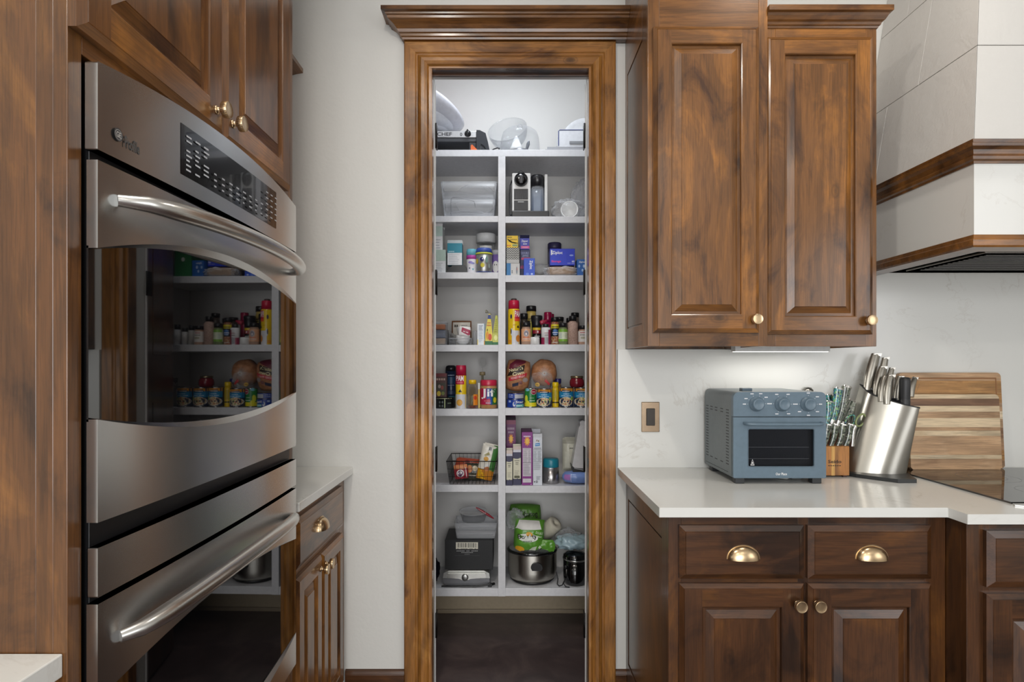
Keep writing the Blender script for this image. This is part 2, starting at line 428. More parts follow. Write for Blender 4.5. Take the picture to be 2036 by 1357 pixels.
# casing
XO0, XO1, ZT = -.4016, .409, 2.5485
prof = [(0, 0), (0, .019), (.004, .022), (.042, .022), (.047, .017), (.051, .017), (.056, .024), (.066, .029), (.078, .029), (.088, .023), (.094, .015), (.1005, .015), (.1005, 0)]
def leg(x, sgn):
    vs = []; n = len(prof)
    for d, p in prof: vs.append((x + sgn * d, YW - p, 0))
    for d, p in prof: vs.append((x + sgn * d, YW - p, ZT - d))
    fs = [(i, (i + 1) % n, n + (i + 1) % n, n + i) for i in range(n)] + [tuple(range(n)), tuple(range(n, 2 * n))]
    return MB().add(vs, fs, CV)
struct('trim_1', leg(XO0, 1)); struct('trim_2', leg(XO1, -1))
vs = [(XO0 + d, YW - p, ZT - d) for d, p in prof] + [(XO1 - d, YW - p, ZT - d) for d, p in prof]; n = len(prof)
struct('trim_3', MB().add(vs, [(i, (i + 1) % n, n + (i + 1) % n, n + i) for i in range(n)] + [tuple(range(n)), tuple(range(n, 2 * n))], CXM))
# jamb: two rebated posts and a head
DK = WV
m = MB()
for x0, s_ in ((DX0, 1), (DX1, -1)):
    a, b = sorted((x0 - s_ * .012, x0 + s_ * .003)); m.box(a, b, 2.236, 2.285, 0, DZ, CV)
    a, b = sorted((x0 - s_ * .012, x0 - s_ * .0005)); m.box(a, b, 2.285, 2.34, 0, DZ, WV)
struct('trim_4', m, .001)
m = B(DX0, DX1, 2.236, 2.285, DZ - .004, DZ + .012, BX); m.box(DX0, DX1, 2.285, 2.34, DZ + .004, DZ + .012, BX)
m.box(DX0, DX1, 2.2849, 2.297, DZ - .012, DZ + .004, BX)
struct('trim_5', m, .001)
# crown over the pantry door
def crown(prof, path_fn, mat, name, closed_ends=True):
    n = len(prof); cols = [path_fn(q, z) for q, z in prof]; k = len(cols[0])
    vs = [cols[i][j] for j in range(k) for i in range(n)]
    fs = [(j * n + i, j * n + (i + 1) % n, (j + 1) * n + (i + 1) % n, (j + 1) * n + i) for j in range(k - 1) for i in range(n)]
    fs += [tuple(range(n)), tuple(range((k - 1) * n, k * n))]
    return MB().add(vs, fs, mat)
P1 = [(-.02, 2.549), (.004, 2.549), (.006, 2.556), (.011, 2.559), (.012, 2.567), (.018, 2.570), (.022, 2.580), (.032, 2.592), (.046, 2.601), (.052, 2.604), (.053, 2.612), (.059, 2.615), (.060, 2.621), (.0724, 2.624), (.0724, 2.638), (-.02, 2.638)]
struct('trim_6', crown(P1, lambda q, z: [(XO0 - q, YW, z), (XO0 - q, 2.222 - q, z), (.4485, 2.222 - q, z)], WX, 'c'))
# two narrow doors swung inwards
for i, (hx, s_) in enumerate(((-.2945, -1), (.3055, 1))):
    M = Matrix.Translation((hx, 2.345, 0)) @ Matrix.Rotation(s_ * math.radians(-13 if s_ < 0 else -13), 4, 'Z')
    m = MB()
    a, b = sorted((0, s_ * .034))
    m.box(a, b, 0, .012, .012, 2.44, C('d8d6d4', .4), M); m.box(a, b, .012, .29, .012, 2.44, BV, M)
    for z0 in (.25, 1.35): m.box(min(a, b) - .002, max(a, b) + .002, .06, .24, z0, z0 + .9, BV, M)
    o = m.build('door_%d' % (i + 1), bevel=.001); o['kind'] = 'structure'
    for zc in (2.231, 1.641, .928, .259):
        h = MB().lathe([(0, -.05), (.004, -.05), (.004, .05), (0, .05)], C('1d1815', .4, .6), (0, 0, 0), 10)
        h.box(-.0015, .0015, 0, .03, -.05, .05, C('1d1815', .4, .6))
        h.build('hinge', o, loc=(hx + s_ * -.001 - s_ * .0008, 2.344, zc))
# ================================================================ cabinets
def raised_door(w, h, t=.020, st=.056, cf=.013, V=WV, X=WX, panel=True, rail=None):
    """door in local x 0..w, z 0..h, front at y=-t; returns frame mesh and raised panel mesh"""
    rl = rail or st
    f = MB()
    def ring(i0, y0, i1, y1, mb, mv, mx, ri0=None, ri1=None):
        a = i0 if ri0 is None else ri0; b = i1 if ri1 is None else ri1
        o = [(i0, y0, a), (w - i0, y0, a), (w - i0, y0, h - a), (i0, y0, h - a)]
        n_ = [(i1, y1, b), (w - i1, y1, b), (w - i1, y1, h - b), (i1, y1, h - b)]
        mb.add(o + n_, [(0, 1, 5, 4), (1, 2, 6, 5), (2, 3, 7, 6), (3, 0, 4, 7)], [mx, mv, mx, mv])
    ring(0, 0, 0, -t + .008, f, V, X)
    ring(0, -t + .008, cf * .85, -t, f, V, X)
    c = cf * .85
    ring(c, -t, c + .0012, -t + .0012, f, V, X); c += .0012
    ring(c, -t + .0012, c + .001, -t, f, V, X); c += .001
    # stiles and rails, butt joined
    y = -t
    f.add([(c, y, c), (st, y, c), (st, y, h - c), (c, y, h - c)], [(0, 1, 2, 3)], V)
    f.add([(w - st, y, c), (w - c, y, c), (w - c, y, h - c), (w - st, y, h - c)], [(0, 1, 2, 3)], V)
    f.add([(st, y, c), (w - st, y, c), (w - st, y, rl), (st, y, rl)], [(0, 1, 2, 3)], X)
    f.add([(st, y, h - rl), (w - st, y, h - rl), (w - st, y, h - c), (st, y, h - c)], [(0, 1, 2, 3)], X)
    f.add([(0, 0, 0), (w, 0, 0), (w, 0, h), (0, 0, h)], [(3, 2, 1, 0)], V)
    ring(st, -t, st + .003, -t + .002, f, V, X, rl, rl + .003)
    ring(st + .003, -t + .002, st + .004, -t + .0115, f, V, X, rl + .003, rl + .004)
    p = MB(); d = -t + .011; q = [(st + .004, d), (st + .013, d), (st + .034, d - .0085), (st + .0345, d - .0100)]
    for (a, ya), (b, yb) in zip(q, q[1:]):
        ring(a, ya, b, yb, p, V, X, a - st + rl, b - st + rl)
    a, ya = q[-1]; b = a - st + rl
    p.add([(a, ya, b), (w - a, ya, b), (w - a, ya, h - b), (a, ya, h - b)], [(0, 1, 2, 3)], V)
    p.add([(st, -.004, rl), (w - st, -.004, rl), (w - st, -.004, h - rl), (st, -.004, h - rl)], [(3, 2, 1, 0)], V)
    return f, p
def knob(parent, x, y, z):
    m = MB()
    M = Matrix.Rotation(PI / 2, 4, 'X')
    m.lathe([(0, 0), (.009, 0), (.009, .003), (.0055, .004), (.0055, .014), (.0155, .0145), (.0162, .0155), (.0162, .0265), (.0155, .0275), (.0152, .0274), (.006, .0268), (0, .0268)], BRASS, seg=28, M=M)
    for k in range(28):
        a = 2 * PI * k / 28
        m.box(-.0004, .0004, -.0265, -.0155, .0158, .0166, BRASS, Matrix.Rotation(a, 4, 'Y'))
    return m.build('knob', parent, loc=(x, y, z))
def cup(parent, x, y, z, w=.088, h=.037, d=.024):
    m = MB(); nu, nv = 20, 8; vs = []
    for j in range(nv + 1):
        for i in range(nu + 1):
            u = PI * i / nu; v = PI / 2 * j / nv
            vs.append((-w / 2 * math.cos(u), -.001 - d * math.sin(u) ** .8 * math.sin(v), h * math.sin(u) ** .9 * math.cos(v)))
    m.add(vs, [(j * (nu + 1) + i, j * (nu + 1) + i + 1, (j + 1) * (nu + 1) + i + 1, (j + 1) * (nu + 1) + i) for j in range(nv) for i in range(nu)], BRASS, True)
    poly = [(-(w / 2 + .003) * math.cos(PI * i / 20), (h + .003) * math.sin(PI * i / 20)) for i in range(21)]
    m.prism(poly, 'y', -.0018, 0, BRASS)
    return m.build('cup_pull', parent, loc=(x, y, z - h / 2))
def put_door(parent, name, x, z, w, h, rot=(0, 0, 0), loc=None, V=WV, X=WX, st=.056, **k):
    f, p = raised_door(w, h, V=V, X=X, st=st, **k)
    o = f.build(name, parent, loc=loc, rot=rot)
    p.build('raised_panel', o)
    return o
def drawer(parent, w, h, loc, rot=(0, 0, 0), X=WX, t=.020, c=.015):
    m = MB()
    def r(i, y): return [(i, y, i), (w - i, y, i), (w - i, y, h - i), (i, y, h - i)]
    rs = [(0, 0), (0, -t + .008), (c, -t), (c + .001, -t + .0012), (c + .002, -t)]
    for (a, ya), (b, yb) in zip(rs, rs[1:]): m.add(r(a, ya) + r(b, yb), [(0, 1, 5, 4), (1, 2, 6, 5), (2, 3, 7, 6), (3, 0, 4, 7)], X)
    m.add(r(*rs[-1]), [(0, 1, 2, 3)], X); m.add(r(0, 0), [(3, 2, 1, 0)], X)
    return m.build('drawer', parent, loc=loc, rot=rot)
# ---- right wall cabinets
CA = (.449, .837, 1.885); CB = (.8375, 1.204, 1.908); ZB = 1.370
# tall one
L = (.449, CA[2], ZB)
t = thing('wall_cabinet', 'taller knotty stained wall cabinet beside the pantry door, with one brass knob', 'cabinet', L, group=None)
m = MB()
y0 = CA[2] + .02; y1 = YW - .001; TZ = 2.93
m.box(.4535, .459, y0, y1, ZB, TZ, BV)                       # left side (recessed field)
m.box(.449, .4535, y0, y0 + .06, ZB, TZ, WV); m.box(.449, .4535, y1 - .035, y1, ZB, TZ, WV)
m.box(.449, .4535, y0 + .06, y1 - .035, ZB, ZB + .075, WY); m.box(.449, .4535, y0 + .06, y1 - .035, 2.41, TZ, WY)
m.box(.829, .837, y0, y1, ZB, TZ, WV); m.box(.459, .829, y1 - .008, y1, ZB, TZ, WV)
m.box(.459, .829, y0, y1 - .008, ZB + .012, ZB + .024, BX); m.box(.459, .829, y0, y1 - .008, TZ - .02, TZ, BX)
m.build('carcass', t, off=L, bevel=.001)
m = MB(); yf = CA[2]
m.box(.449, .487, yf, y0, ZB, TZ, WV); m.box(.808, .837, yf, y0, ZB, TZ, WV)
m.box(.487, .808, yf, y0, ZB, ZB + .047, WX); m.box(.487, .808, yf, y0, 2.39, TZ, WX)
m.build('face_frame', t, off=L, bevel=.001)
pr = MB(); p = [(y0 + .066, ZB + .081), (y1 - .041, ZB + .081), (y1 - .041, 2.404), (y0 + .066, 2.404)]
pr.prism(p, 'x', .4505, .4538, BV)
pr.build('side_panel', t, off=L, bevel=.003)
d = put_door(t, 'door', 0, 0, .340, .985, loc=(PX(1300, 1.865) - .449, 0, 1.413 - ZB))
knob(d, .340 - .017, -.020, .042)
L = (CB[0], CB[2], ZB)
t = thing('wall_cabinet', 'shorter stained wall cabinet beside the range hood with its own crown moulding', 'cabinet', L)
m = MB(); x0, x1, yf = CB; y0 = yf + .02; T2 = 2.43
m.box(x0, x0 + .006, y0, y1, ZB, T2, WV); m.box(x1 - .01, x1, y0, y1, ZB, T2, WV); m.box(x0 + .006, x1 - .01, y1 - .008, y1, ZB, T2, WV)
m.box(x0 + .006, x1 - .01, y0, y1 - .008, ZB + .012, ZB + .024, BX); m.box(x0 + .006, x1 - .01, y0, y1 - .008, T2 - .02, T2, BX)
m.build('carcass', t, off=L, bevel=.001)
m = MB(); m.box(x0, x0 + .035, yf, y0, ZB, T2, WV); m.box(x1 - .035, x1, yf, y0, ZB, T2, WV)
m.box(x0 + .035, x1 - .035, yf, y0, ZB, ZB + .045, WX); m.box(x0 + .035, x1 - .035, yf, y0, 2.37, T2, WX)
m.build('face_frame', t, off=L, bevel=.001)
P2 = [(-.005, 2.412), (.003, 2.412), (.005, 2.418), (.009, 2.420), (.011, 2.428), (.018, 2.432), (.024, 2.442), (.026, 2.450), (.035, 2.453), (.035, 2.470), (-.005, 2.470)]
crown(P2, lambda q, z: [(x0, yf - q, z), (x1 + q, yf - q, z), (x1 + q, y1, z)], WX, 'c').build('crown_moulding', t, off=L)
d = put_door(t, 'door', 0, 0, .346, .968, loc=(PX(1525, 1.888) + .001 - x0, 0, 1.409 - ZB))
knob(d, .346 - .020, -.020, .044)
# LED bar
L = (.81, 2.09, 1.353)
t = thing('under_cabinet_light', 'thin glowing light bar fixed under the wall cabinets', 'lamp', L)
B(.81, 1.15, 2.085, 2.125, 1.357, 1.3815, C('d8d8d6')).build('housing', t, off=L, bevel=.001)
B(.815, 1.145, 2.088, 2.122, 1.3555, 1.357, LED).build('diffuser', t, off=L)
# ---- right base cabinets
CT, CB_ = .914, .887
BY = 1.650
L = (.4517, BY, 0)
t = thing('base_cabinet', 'stained base cabinet, coloured darker for dim light, under the countertop with two drawers and two doors', 'cabinet', L)
m = MB(); xa, xb = .4517, 1.236; y0 = BY + .02; yb_ = YW - .0005
m.box(xa + .006, xa + .014, y0, yb_, .09, CB_, BV)
m.box(xa, xa + .006, y0, y0 + .055, .09, CB_, BV); m.box(xa, xa + .006, yb_ - .04, yb_, .09, CB_, BV)
m.box(xa, xa + .006, y0 + .055, yb_ - .04, .80, CB_, BV); m.box(xa, xa + .006, y0 + .055, yb_ - .04, .09, .17, BV)
m.box(xb - .01, xb, y0, yb_, .09, CB_, BV); m.box(xa + .014, xb - .01, yb_ - .008, yb_, .09, CB_, BV); m.box(xa + .014, xb - .01, y0, yb_, .09, .11, BV)
m.box(xa + .03, xb, y0 + .05, y0 + .06, 0, .09, BX)
m.build('carcass', t, off=L, bevel=.001)
m = MB(); yf = BY
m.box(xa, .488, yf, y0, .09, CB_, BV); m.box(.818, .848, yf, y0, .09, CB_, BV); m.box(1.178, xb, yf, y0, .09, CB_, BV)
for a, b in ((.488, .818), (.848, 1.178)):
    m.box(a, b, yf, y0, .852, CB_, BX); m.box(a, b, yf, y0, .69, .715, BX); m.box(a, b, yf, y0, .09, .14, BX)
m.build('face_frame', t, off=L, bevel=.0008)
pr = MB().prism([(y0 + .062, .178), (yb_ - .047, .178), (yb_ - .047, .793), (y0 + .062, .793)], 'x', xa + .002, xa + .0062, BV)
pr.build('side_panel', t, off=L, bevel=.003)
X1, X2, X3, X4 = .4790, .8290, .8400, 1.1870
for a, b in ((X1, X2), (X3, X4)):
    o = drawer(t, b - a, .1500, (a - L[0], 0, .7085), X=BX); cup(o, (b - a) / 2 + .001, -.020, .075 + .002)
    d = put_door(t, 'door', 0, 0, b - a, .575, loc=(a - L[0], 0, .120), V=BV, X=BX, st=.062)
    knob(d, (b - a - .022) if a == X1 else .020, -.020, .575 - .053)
L = (1.2375, 1.575, 0); yf = 1.575
t = thing('base_cabinet', 'stained base cabinet, coloured darker for dim light, standing forward under the cooktop', 'cabinet', L)
m = MB(); m.box(1.2375, 1.2455, yf + .02, yb_, .09, CB_, BV); m.box(2.55, 2.56, yf + .02, yb_, .09, CB_, BV); m.box(1.2455, 2.55, yf + .02, yb_, .09, .11, BV)
m.box(1.2455, 2.55, yb_ - .008, yb_, .11, CB_, BV); m.box(1.27, 2.55, yf + .08, yf + .09, 0, .09, BX)
m.build('carcass', t, off=L, bevel=.001)
m = MB(); m.box(1.2375, 1.298, yf, yf + .02, .09, CB_, BV); m.box(1.71, 1.76, yf, yf + .02, .09, CB_, BV); m.box(2.17, 2.22, yf, yf + .02, .09, CB_, BV); m.box(2.53, 2.56, yf, yf + .02, .09, CB_, BV)
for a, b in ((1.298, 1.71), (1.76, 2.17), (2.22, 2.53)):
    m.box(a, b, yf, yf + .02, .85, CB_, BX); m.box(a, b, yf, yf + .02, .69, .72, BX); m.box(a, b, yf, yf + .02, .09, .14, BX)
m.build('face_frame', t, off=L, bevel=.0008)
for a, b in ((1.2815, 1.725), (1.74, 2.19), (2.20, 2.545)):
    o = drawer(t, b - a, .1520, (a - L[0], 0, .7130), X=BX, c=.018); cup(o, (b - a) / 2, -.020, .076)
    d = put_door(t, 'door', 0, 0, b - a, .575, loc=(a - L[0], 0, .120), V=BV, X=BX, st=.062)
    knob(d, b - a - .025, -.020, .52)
# ---- countertops
poly = [(.4168, 2.2298), (.4168, 1.615), (1.217, 1.615), (1.217, 1.545), (2.6, 1.545), (2.6, 2.2298)]
o = MB().prism(poly, 'z', CB_ + .0002, CT, QUARTZ).build('countertop', bevel=.0025, seg=3)
tag(o, 'white quartz countertop carrying the toaster oven, stepping forward at the cooktop', 'countertop')
o = B(-1.249, -.6015, 1.670, 2.2495, CB_ + .0002, CT, QUARTZ).build('countertop', bevel=.002)
tag(o, 'short white countertop between the wall ovens and the back wall', 'countertop')
o = B(-1.249, -.626, .10, .8175, CB_ - .0118, CT - .006, QUARTZ).build('countertop', bevel=.002)
tag(o, 'near white countertop corner at the bottom left against the oven cabinet side', 'countertop')
o = MB().prism([(.4168, CT + .0003), (2.6, CT + .0003), (2.6, 1.70), (1.2045, 1.70), (1.2045, ZB - .0025), (.4168, ZB - .0025)], 'y', 2.230, 2.2496, QUARTZ)
tag(o.build('backsplash'), 'white quartz backsplash slab behind the toaster oven and cutting boards', 'backsplash')
# ---- left: base cabinets (front faces +x; local x runs away from the camera)
RZ = (0, 0, PI / 2)
L = (-.637, 1.671, 0)
t = thing('base_cabinet', 'small base cabinet with one drawer and two doors past the wall ovens', 'cabinet', L, PI / 2)
m = MB(); W_ = 2.249 - 1.671
m.box(0, .01, .02, .60, .09, CB_, WV); m.box(W_ - .01, W_, .02, .60, .09, CB_, WV); m.box(.01, W_ - .01, .02, .60, .09, .11, WV); m.box(.01, W_ - .01, .59, .60, .11, CB_, WV)
m.box(.02, W_, .07, .08, 0, .09, WX)
m.build('carcass', t, bevel=.001)
m = MB(); m.box(0, .045, 0, .02, .09, CB_, WV); m.box(W_ - .06, W_, 0, .02, .09, CB_, WV)
m.box(.045, W_ - .06, 0, .02, .855, CB_, WX); m.box(.045, W_ - .06, 0, .02, .68, .72, WX); m.box(.045, W_ - .06, 0, .02, .09, .14, WX)
m.build('face_frame', t, bevel=.0008)
o = drawer(t, .475, .150, (.035, 0, .706), X=WX); cup(o, .205, -.020, .085)
for i, (a, b) in enumerate(((.035, .262), (.266, .510))):
    d = put_door(t, 'door', 0, 0, b - a, .560, loc=(a, 0, .120), st=.05)
    knob(d, (b - a - .024) if i == 0 else .024, -.020, .560 - .040)
L = (-.655, .12, 0)
t = thing('base_cabinet', 'dark base cabinet under the near countertop at the bottom left', 'cabinet', L, PI / 2)
m = MB(); W_ = .69; m.box(0, W_, .02, .59, .09, CB_ - .012, WV); m.box(.0, W_, .07, .08, 0, .09, WX); m.build('carcass', t, bevel=.001)
o = drawer(t, W_ - .03, .15, (.015, .019, .70)); cup(o, .3, -.02, .08)
d = put_door(t, 'door', 0, 0, W_ - .03, .56, loc=(.015, .019, .12)); knob(d, .05, -.02, .5)
# ---- wall cabinet past the ovens (only its crown corner shows)
L = (-1.249, 1.671, 1.42)
t = thing('wall_cabinet', 'wall cabinet past the oven tower, just its crown corner showing beside the back wall', 'cabinet', L)
B(-1.249, -.875, 1.671, 2.2495, 1.42, 2.46, WV).build('carcass', t, off=L, bevel=.001)
P3 = [(0, 2.405), (.008, 2.405), (.012, 2.415), (.03, 2.425), (.055, 2.432), (.080, 2.436), (.080, 2.452), (0, 2.52)]
crown(P3, lambda q, z: [(-.875 + q, 1.671, z), (-.875 + q, 2.2495, z)], WY, 'c').build('crown_moulding', t, off=L)
d = put_door(t, 'door', 0, 0, .56, .95, rot=RZ, loc=(.374, .01, .02)); knob(d, .03, -.02, .05)
# ================================================================ oven tower
YN, YF = .819, 1.668          # near and far side
XF = -.620                    # face frame plane
OY0, OY1 = .8475, 1.637
L = (XF, YN, 0)
t = thing('oven_cabinet', 'tall knotty stained cabinet tower housing the double wall ovens', 'cabinet', L)
m = MB()
m.box(-1.249, XF - .045, YN, YN + .018, .09, 2.95, TV); m.box(-1.249, XF, YF - .018, YF, .09, 2.95, TV)
m.box(-1.249, -1.24, YN + .018, YF - .018, .09, 2.95, TV); m.box(-1.24, XF - .02, YN + .018, YF - .018, 1.768, 1.786, WX); m.box(-1.24, XF - .02, YN + .018, YF - .018, .40, .418, WX)
m.box(-1.24, XF - .02, YN + .018, YF - .018, 2.93, 2.95, WX)
m.build('carcass', t, off=L, bevel=.001)
m = MB(); m.box(XF - .0205, XF, YN - .0012, YN + .026, .09, 2.95, TV); m.box(XF - .045, XF - .0205, YN - .0005, YN + .018, .09, 2.95, TV)
m.box(XF - .02, XF, YF - .030, YF - .0185, .09, 2.95, TV)
m.box(XF - .02, XF, YN + .026, YF - .030, 1.764, 1.83, TY_); m.box(XF - .02, XF, YN + .026, YF - .03, 2.88, 2.95, TY_); m.box(XF - .02, XF, YN + .026, YF - .03, .09, .44, TY_)
m.build('face_frame', t, off=L, bevel=.0012)
for i, (a, b) in enumerate(((.8185, 1.2300), (1.2345, 1.6080))):
    d = put_door(t, 'door', 0, 0, b - a, 1.06, rot=RZ, loc=(0, a - YN, 1.790), st=.060, V=TV)
    knob(d, (b - a - .036) if i == 0 else .030, -.020, .045)
# ---- double oven
L = (XF, OY0, .44)
t = thing('double_wall_oven', 'stainless steel double wall oven with black glass windows and bowed bar handles', 'oven', L)
YC = (OY0 + OY1) / 2; HWD = (OY1 - OY0) / 2
YS = [OY0 + (OY1 - OY0) * i / 24 for i in range(25)]
def bow(y): return .010 * (1 - ((y - YC) / HWD) ** 2)
def arc(a): return lambda y: a * (1 - ((y - YC) / HWD) ** 2)
XS = -.5985
k_ = lambda c: (lambda y: c)
B(-1.2, XF - .021, OY0 + .015, OY1 - .015, .445, 1.755, C('2a2a2c', .5)).build('oven_body', t, off=L)
m = B(XF - .02, XF + .0050, OY0 + .006, OY1 - .006, .445, 1.75, BLACK); m.build('black_frame', t, off=L, bevel=.001)
A1 = arc(.030)
m = MB().strip(YS, k_(1.627), lambda y: 1.7555 + A1(y), XF + .0005, lambda y: XS + bow(y), STEEL)
cp = m.build('control_panel', t, off=L, bevel=.0025, seg=3)
fx = lambda u, v, l: (XS + bow(1.264 + u * .216) + l, 1.264 + u * .216, 1.657 + v * .092)
dm = MB(); dm.prints([('r', -1, 1, 0, 1.0, BLACKG)], fx, .216, .092, .0006)
dsp = dm.build('display_glass', cp, off=L)
rr = random.Random(3); q = []
for cx in (-.93, -.8, -.67): q += [('r', cx, cx + rr.uniform(.05, .09), .12 + .095 * j, .155 + .095 * j, 'b9bcc0') for j in range(8) if rr.random() < .85]
for cx in (-.5, -.36, -.22, -.08, .06, .2, .34, .48): q += [('r', cx, cx + rr.uniform(.03, .07), .1 + .13 * j, .135 + .13 * j, 'a9acb0') for j in range(3)]
for cx in (.62, .74, .86): q += [('r', cx, cx + .06, .15 + .15 * j, .18 + .15 * j, 'b9bcc0') for j in range(5)]
MB().prints(q, fx, .216, .092, .0012).build('button_markings', dsp, off=L)
fl = lambda u, v, l: (XS + bow(.92) + l - .0004, .915 + u * .032, 1.650 + v * .022)
q = [('e', -.88, .62, .31, .45, '3a3a3c'), ('e', -.88, .62, .25, .36, 'a09e9a'), ('e', -.88, .62, .22, .32, '3a3a3c'), ('t', -.88, .62, .34, .40, 'GE', 'b9b6b0')]
q += [('t', .12, .42, 1.15, .82, 'Profile', '4a4a4a')]
MB().prints(q, fl, .032, .022, .001).build('badge', cp, off=L)
def oven_door(z0, z1, wlo, whi, alo, ahi, nm):
    m = MB(); xf = lambda y: XS + bow(y); xg = lambda y: -.6120 + .0135 * (y - OY0) / (OY1 - OY0)
    lo = lambda y: wlo - arc(alo)(y); hi = lambda y: whi + arc(ahi)(y)
    lp = .010
    m.strip(YS, lambda y: hi(y) + lp * (.25 + .75 * arc(1)(y)), k_(z1), XF + .0052, xf, STEEL)
    m.strip(YS, k_(z0), lambda y: lo(y) - lp * (.25 + .75 * arc(1)(y)), XF + .0052, xf, STEEL)
    for sgn, fn in ((1, hi), (-1, lo)):
        vs = []
        for y in YS: vs += [(xf(y), y, fn(y) + sgn * lp * (.25 + .75 * arc(1)(y))), (xg(y), y, fn(y))]
        m.add(vs, [(2 * i, 2 * i + 1, 2 * i + 3, 2 * i + 2)[::sgn] for i in range(len(YS) - 1)], STEEL, True)
    d = m.build(nm, t, off=L, bevel=0)
    g = MB().strip(YS, lambda y: lo(y) - .006, lambda y: hi(y) + .006, XF + .0052, xg, BGLASS)
    g.build('window', d, off=L)
    b = B(XF + .0051, XF + .0075, OY0 + .001, OY1 - .001, z0 + .004, z1 - .004, BLACK); b.build('door_gasket', d, off=L)
    return d
du = oven_door(1.083, 1.612, 1.236, 1.481, .036, .050, 'oven_door')
m = MB().strip(YS, k_(.9735), k_(1.0460), XF + .0052, lambda y: XS + bow(y), STEEL); m.build('trim_strip', t, off=L, bevel=.002)
dl = oven_door(.47, .9640, .56, .8215, .036, .030, 'oven_door')
def bar(d, z, ya, yb, out, zarch, thick=.0155):
    m = MB(); n = 30; pts = []; rs = []
    for i in range(n + 1):
        s_ = i / n; y = ya + (yb - ya) * s_; k = 1 - (2 * s_ - 1) ** 2
        e = min(1, min(s_, 1 - s_) * 9) ** .5
        pts.append((XS + .004 + (out - XS - .004) * (k ** .5), y, z + zarch * k)); rs.append(thick * (.60 + .40 * e))
    m.tube(pts, rs, HANDLE, 14)
    return m.build('bar_handle', d, off=L)
bar(du, 1.563, .885, 1.590, -.512, .004)
bar(dl, .898, .890, 1.590, -.545, .016)
# ================================================================ range hood
HX0, HY0 = 1.335, 1.672; SL = .165; HX1 = 2.405
L = (1.318, 2.23, 1.647)
t = thing('range_hood', 'large white plaster range hood with dark wood bands to the right of the cabinets', 'range hood', L)
def hc(tt): return HX0 + SL * tt, HY0 + SL * tt, HX1 - SL * tt
def quadpanel(z0, z1, face, a0, a1, g=.0012):
    """a slab of the tapered chimney; face 'side' runs in y, 'front' runs in x"""
    z0 += g; z1 -= g; m = MB(); th = .012
    P = []
    for dz in (z0, z1):
        x, y, x1_ = hc(dz - 1.956)
        if face == 'side':
            lo = max(a0, y) if a0 < 1.7 else a0
            yy0 = y + .0005 if a0 < 1.7 else a0 + g
            P.append([(x, yy0, dz), (x + th, yy0 + (th if a0 < 1.7 else 0), dz), (x + th, a1 - g, dz), (x, a1 - g, dz)])
        else:
            xx0 = x + .0005 if a0 < 1.5 else a0 + g; xx1 = x1_ if a1 > 2.3 else a1 - g
            P.append([(xx0, y, dz), (xx1, y, dz), (xx1, y + th, dz), (xx0 + (th if a0 < 1.5 else 0), y + th, dz)])
    return m.hexa(P[0] + P[1], PLAST)
courses = [(1.956, 2.2557, 2.13), (2.2557, 2.5646, 1.97), (2.5646, 2.8735, 2.10), (2.8735, 2.99, 1.95)]
x, y, xx = hc(0); x2, y2, xx2 = hc(2.99 - 1.956); i_ = .006
MB().hexa([(x + i_, y + i_, 1.94), (xx - i_, y + i_, 1.94), (xx - i_, 2.2485, 1.94), (x + i_, 2.2485, 1.94), (x2 + i_, y2 + i_, 2.985), (xx2 - i_, y2 + i_, 2.985), (xx2 - i_, 2.2485, 2.985), (x2 + i_, 2.2485, 2.985)], C('55534f', .8)).build('core', t, off=L)
for n_, (z0, z1, js) in enumerate(courses):
    quadpanel(z0, z1, 'side', 0, js).build('plaster_panel', t, off=L, bevel=.001)
    quadpanel(z0, z1, 'side', js, 2.2485).build('plaster_panel', t, off=L, bevel=.001)
    jx = 2.15 if n_ % 2 == 0 else 1.95
    quadpanel(z0, z1, 'front', 0, jx).build('plaster_panel', t, off=L, bevel=.001)
    quadpanel(z0, z1, 'front', jx, 9).build('plaster_panel', t, off=L, bevel=.001)
# moulding and bands as swept profiles (offset q outwards from x=HX0, y=HY0)
def hband(name, prof, mat=WX):
    mt = [mat]
    crown(prof, lambda q, z: [(HX0 - q, 2.2485 if z > 1.7 else 2.2285, z), (HX0 - q, HY0 - q, z), (HX1 + q, HY0 - q, z), (HX1 + q, 2.2485 if z > 1.7 else 2.2285, z)], mat, 'c').build(name, t, off=L)
hband('moulding', [(-.02, 1.888), (.004, 1.888), (.006, 1.894), (.012, 1.898), (.013, 1.906), (.008, 1.914), (.010, 1.926), (.018, 1.934), (.019, 1.942), (.012, 1.946), (.014, 1.955), (-.02, 1.957)])
crown([(-.02, 1.684), (.0, 1.684), (.0, 1.888), (-.02, 1.888)], lambda q, z: [(HX0 - q, 2.2285, z), (HX0 - q, HY0 - q, z), (HX1 + q, HY0 - q, z), (HX1 + q, 2.2285, z)], QUARTZ, 'c').build('apron', t, off=L)
hband('bottom_rail', [(-.06, 1.647), (.008, 1.647), (.012, 1.652), (.012, 1.668), (.006, 1.672), (.004, 1.684), (-.02, 1.684), (-.06, 1.660)])
m = MB(); m.box(HX0 + .05, HX1 - .05, HY0 + .05, 2.2285, 1.6605, 1.672, STEELX)
m.build('liner', t, off=L, bevel=.002)
m = MB(); m.box(HX0 + .13, HX1 - .13, HY0 + .12, 2.15, 1.654, 1.6600, STEELX)
for i in range(14): m.box(HX0 + .15, HX1 - .15, HY0 + .14 + i * .022, HY0 + .148 + i * .022, 1.6505, 1.654, C('5b5a57', .3, 1))
m.build('filter', t, off=L, bevel=.001)
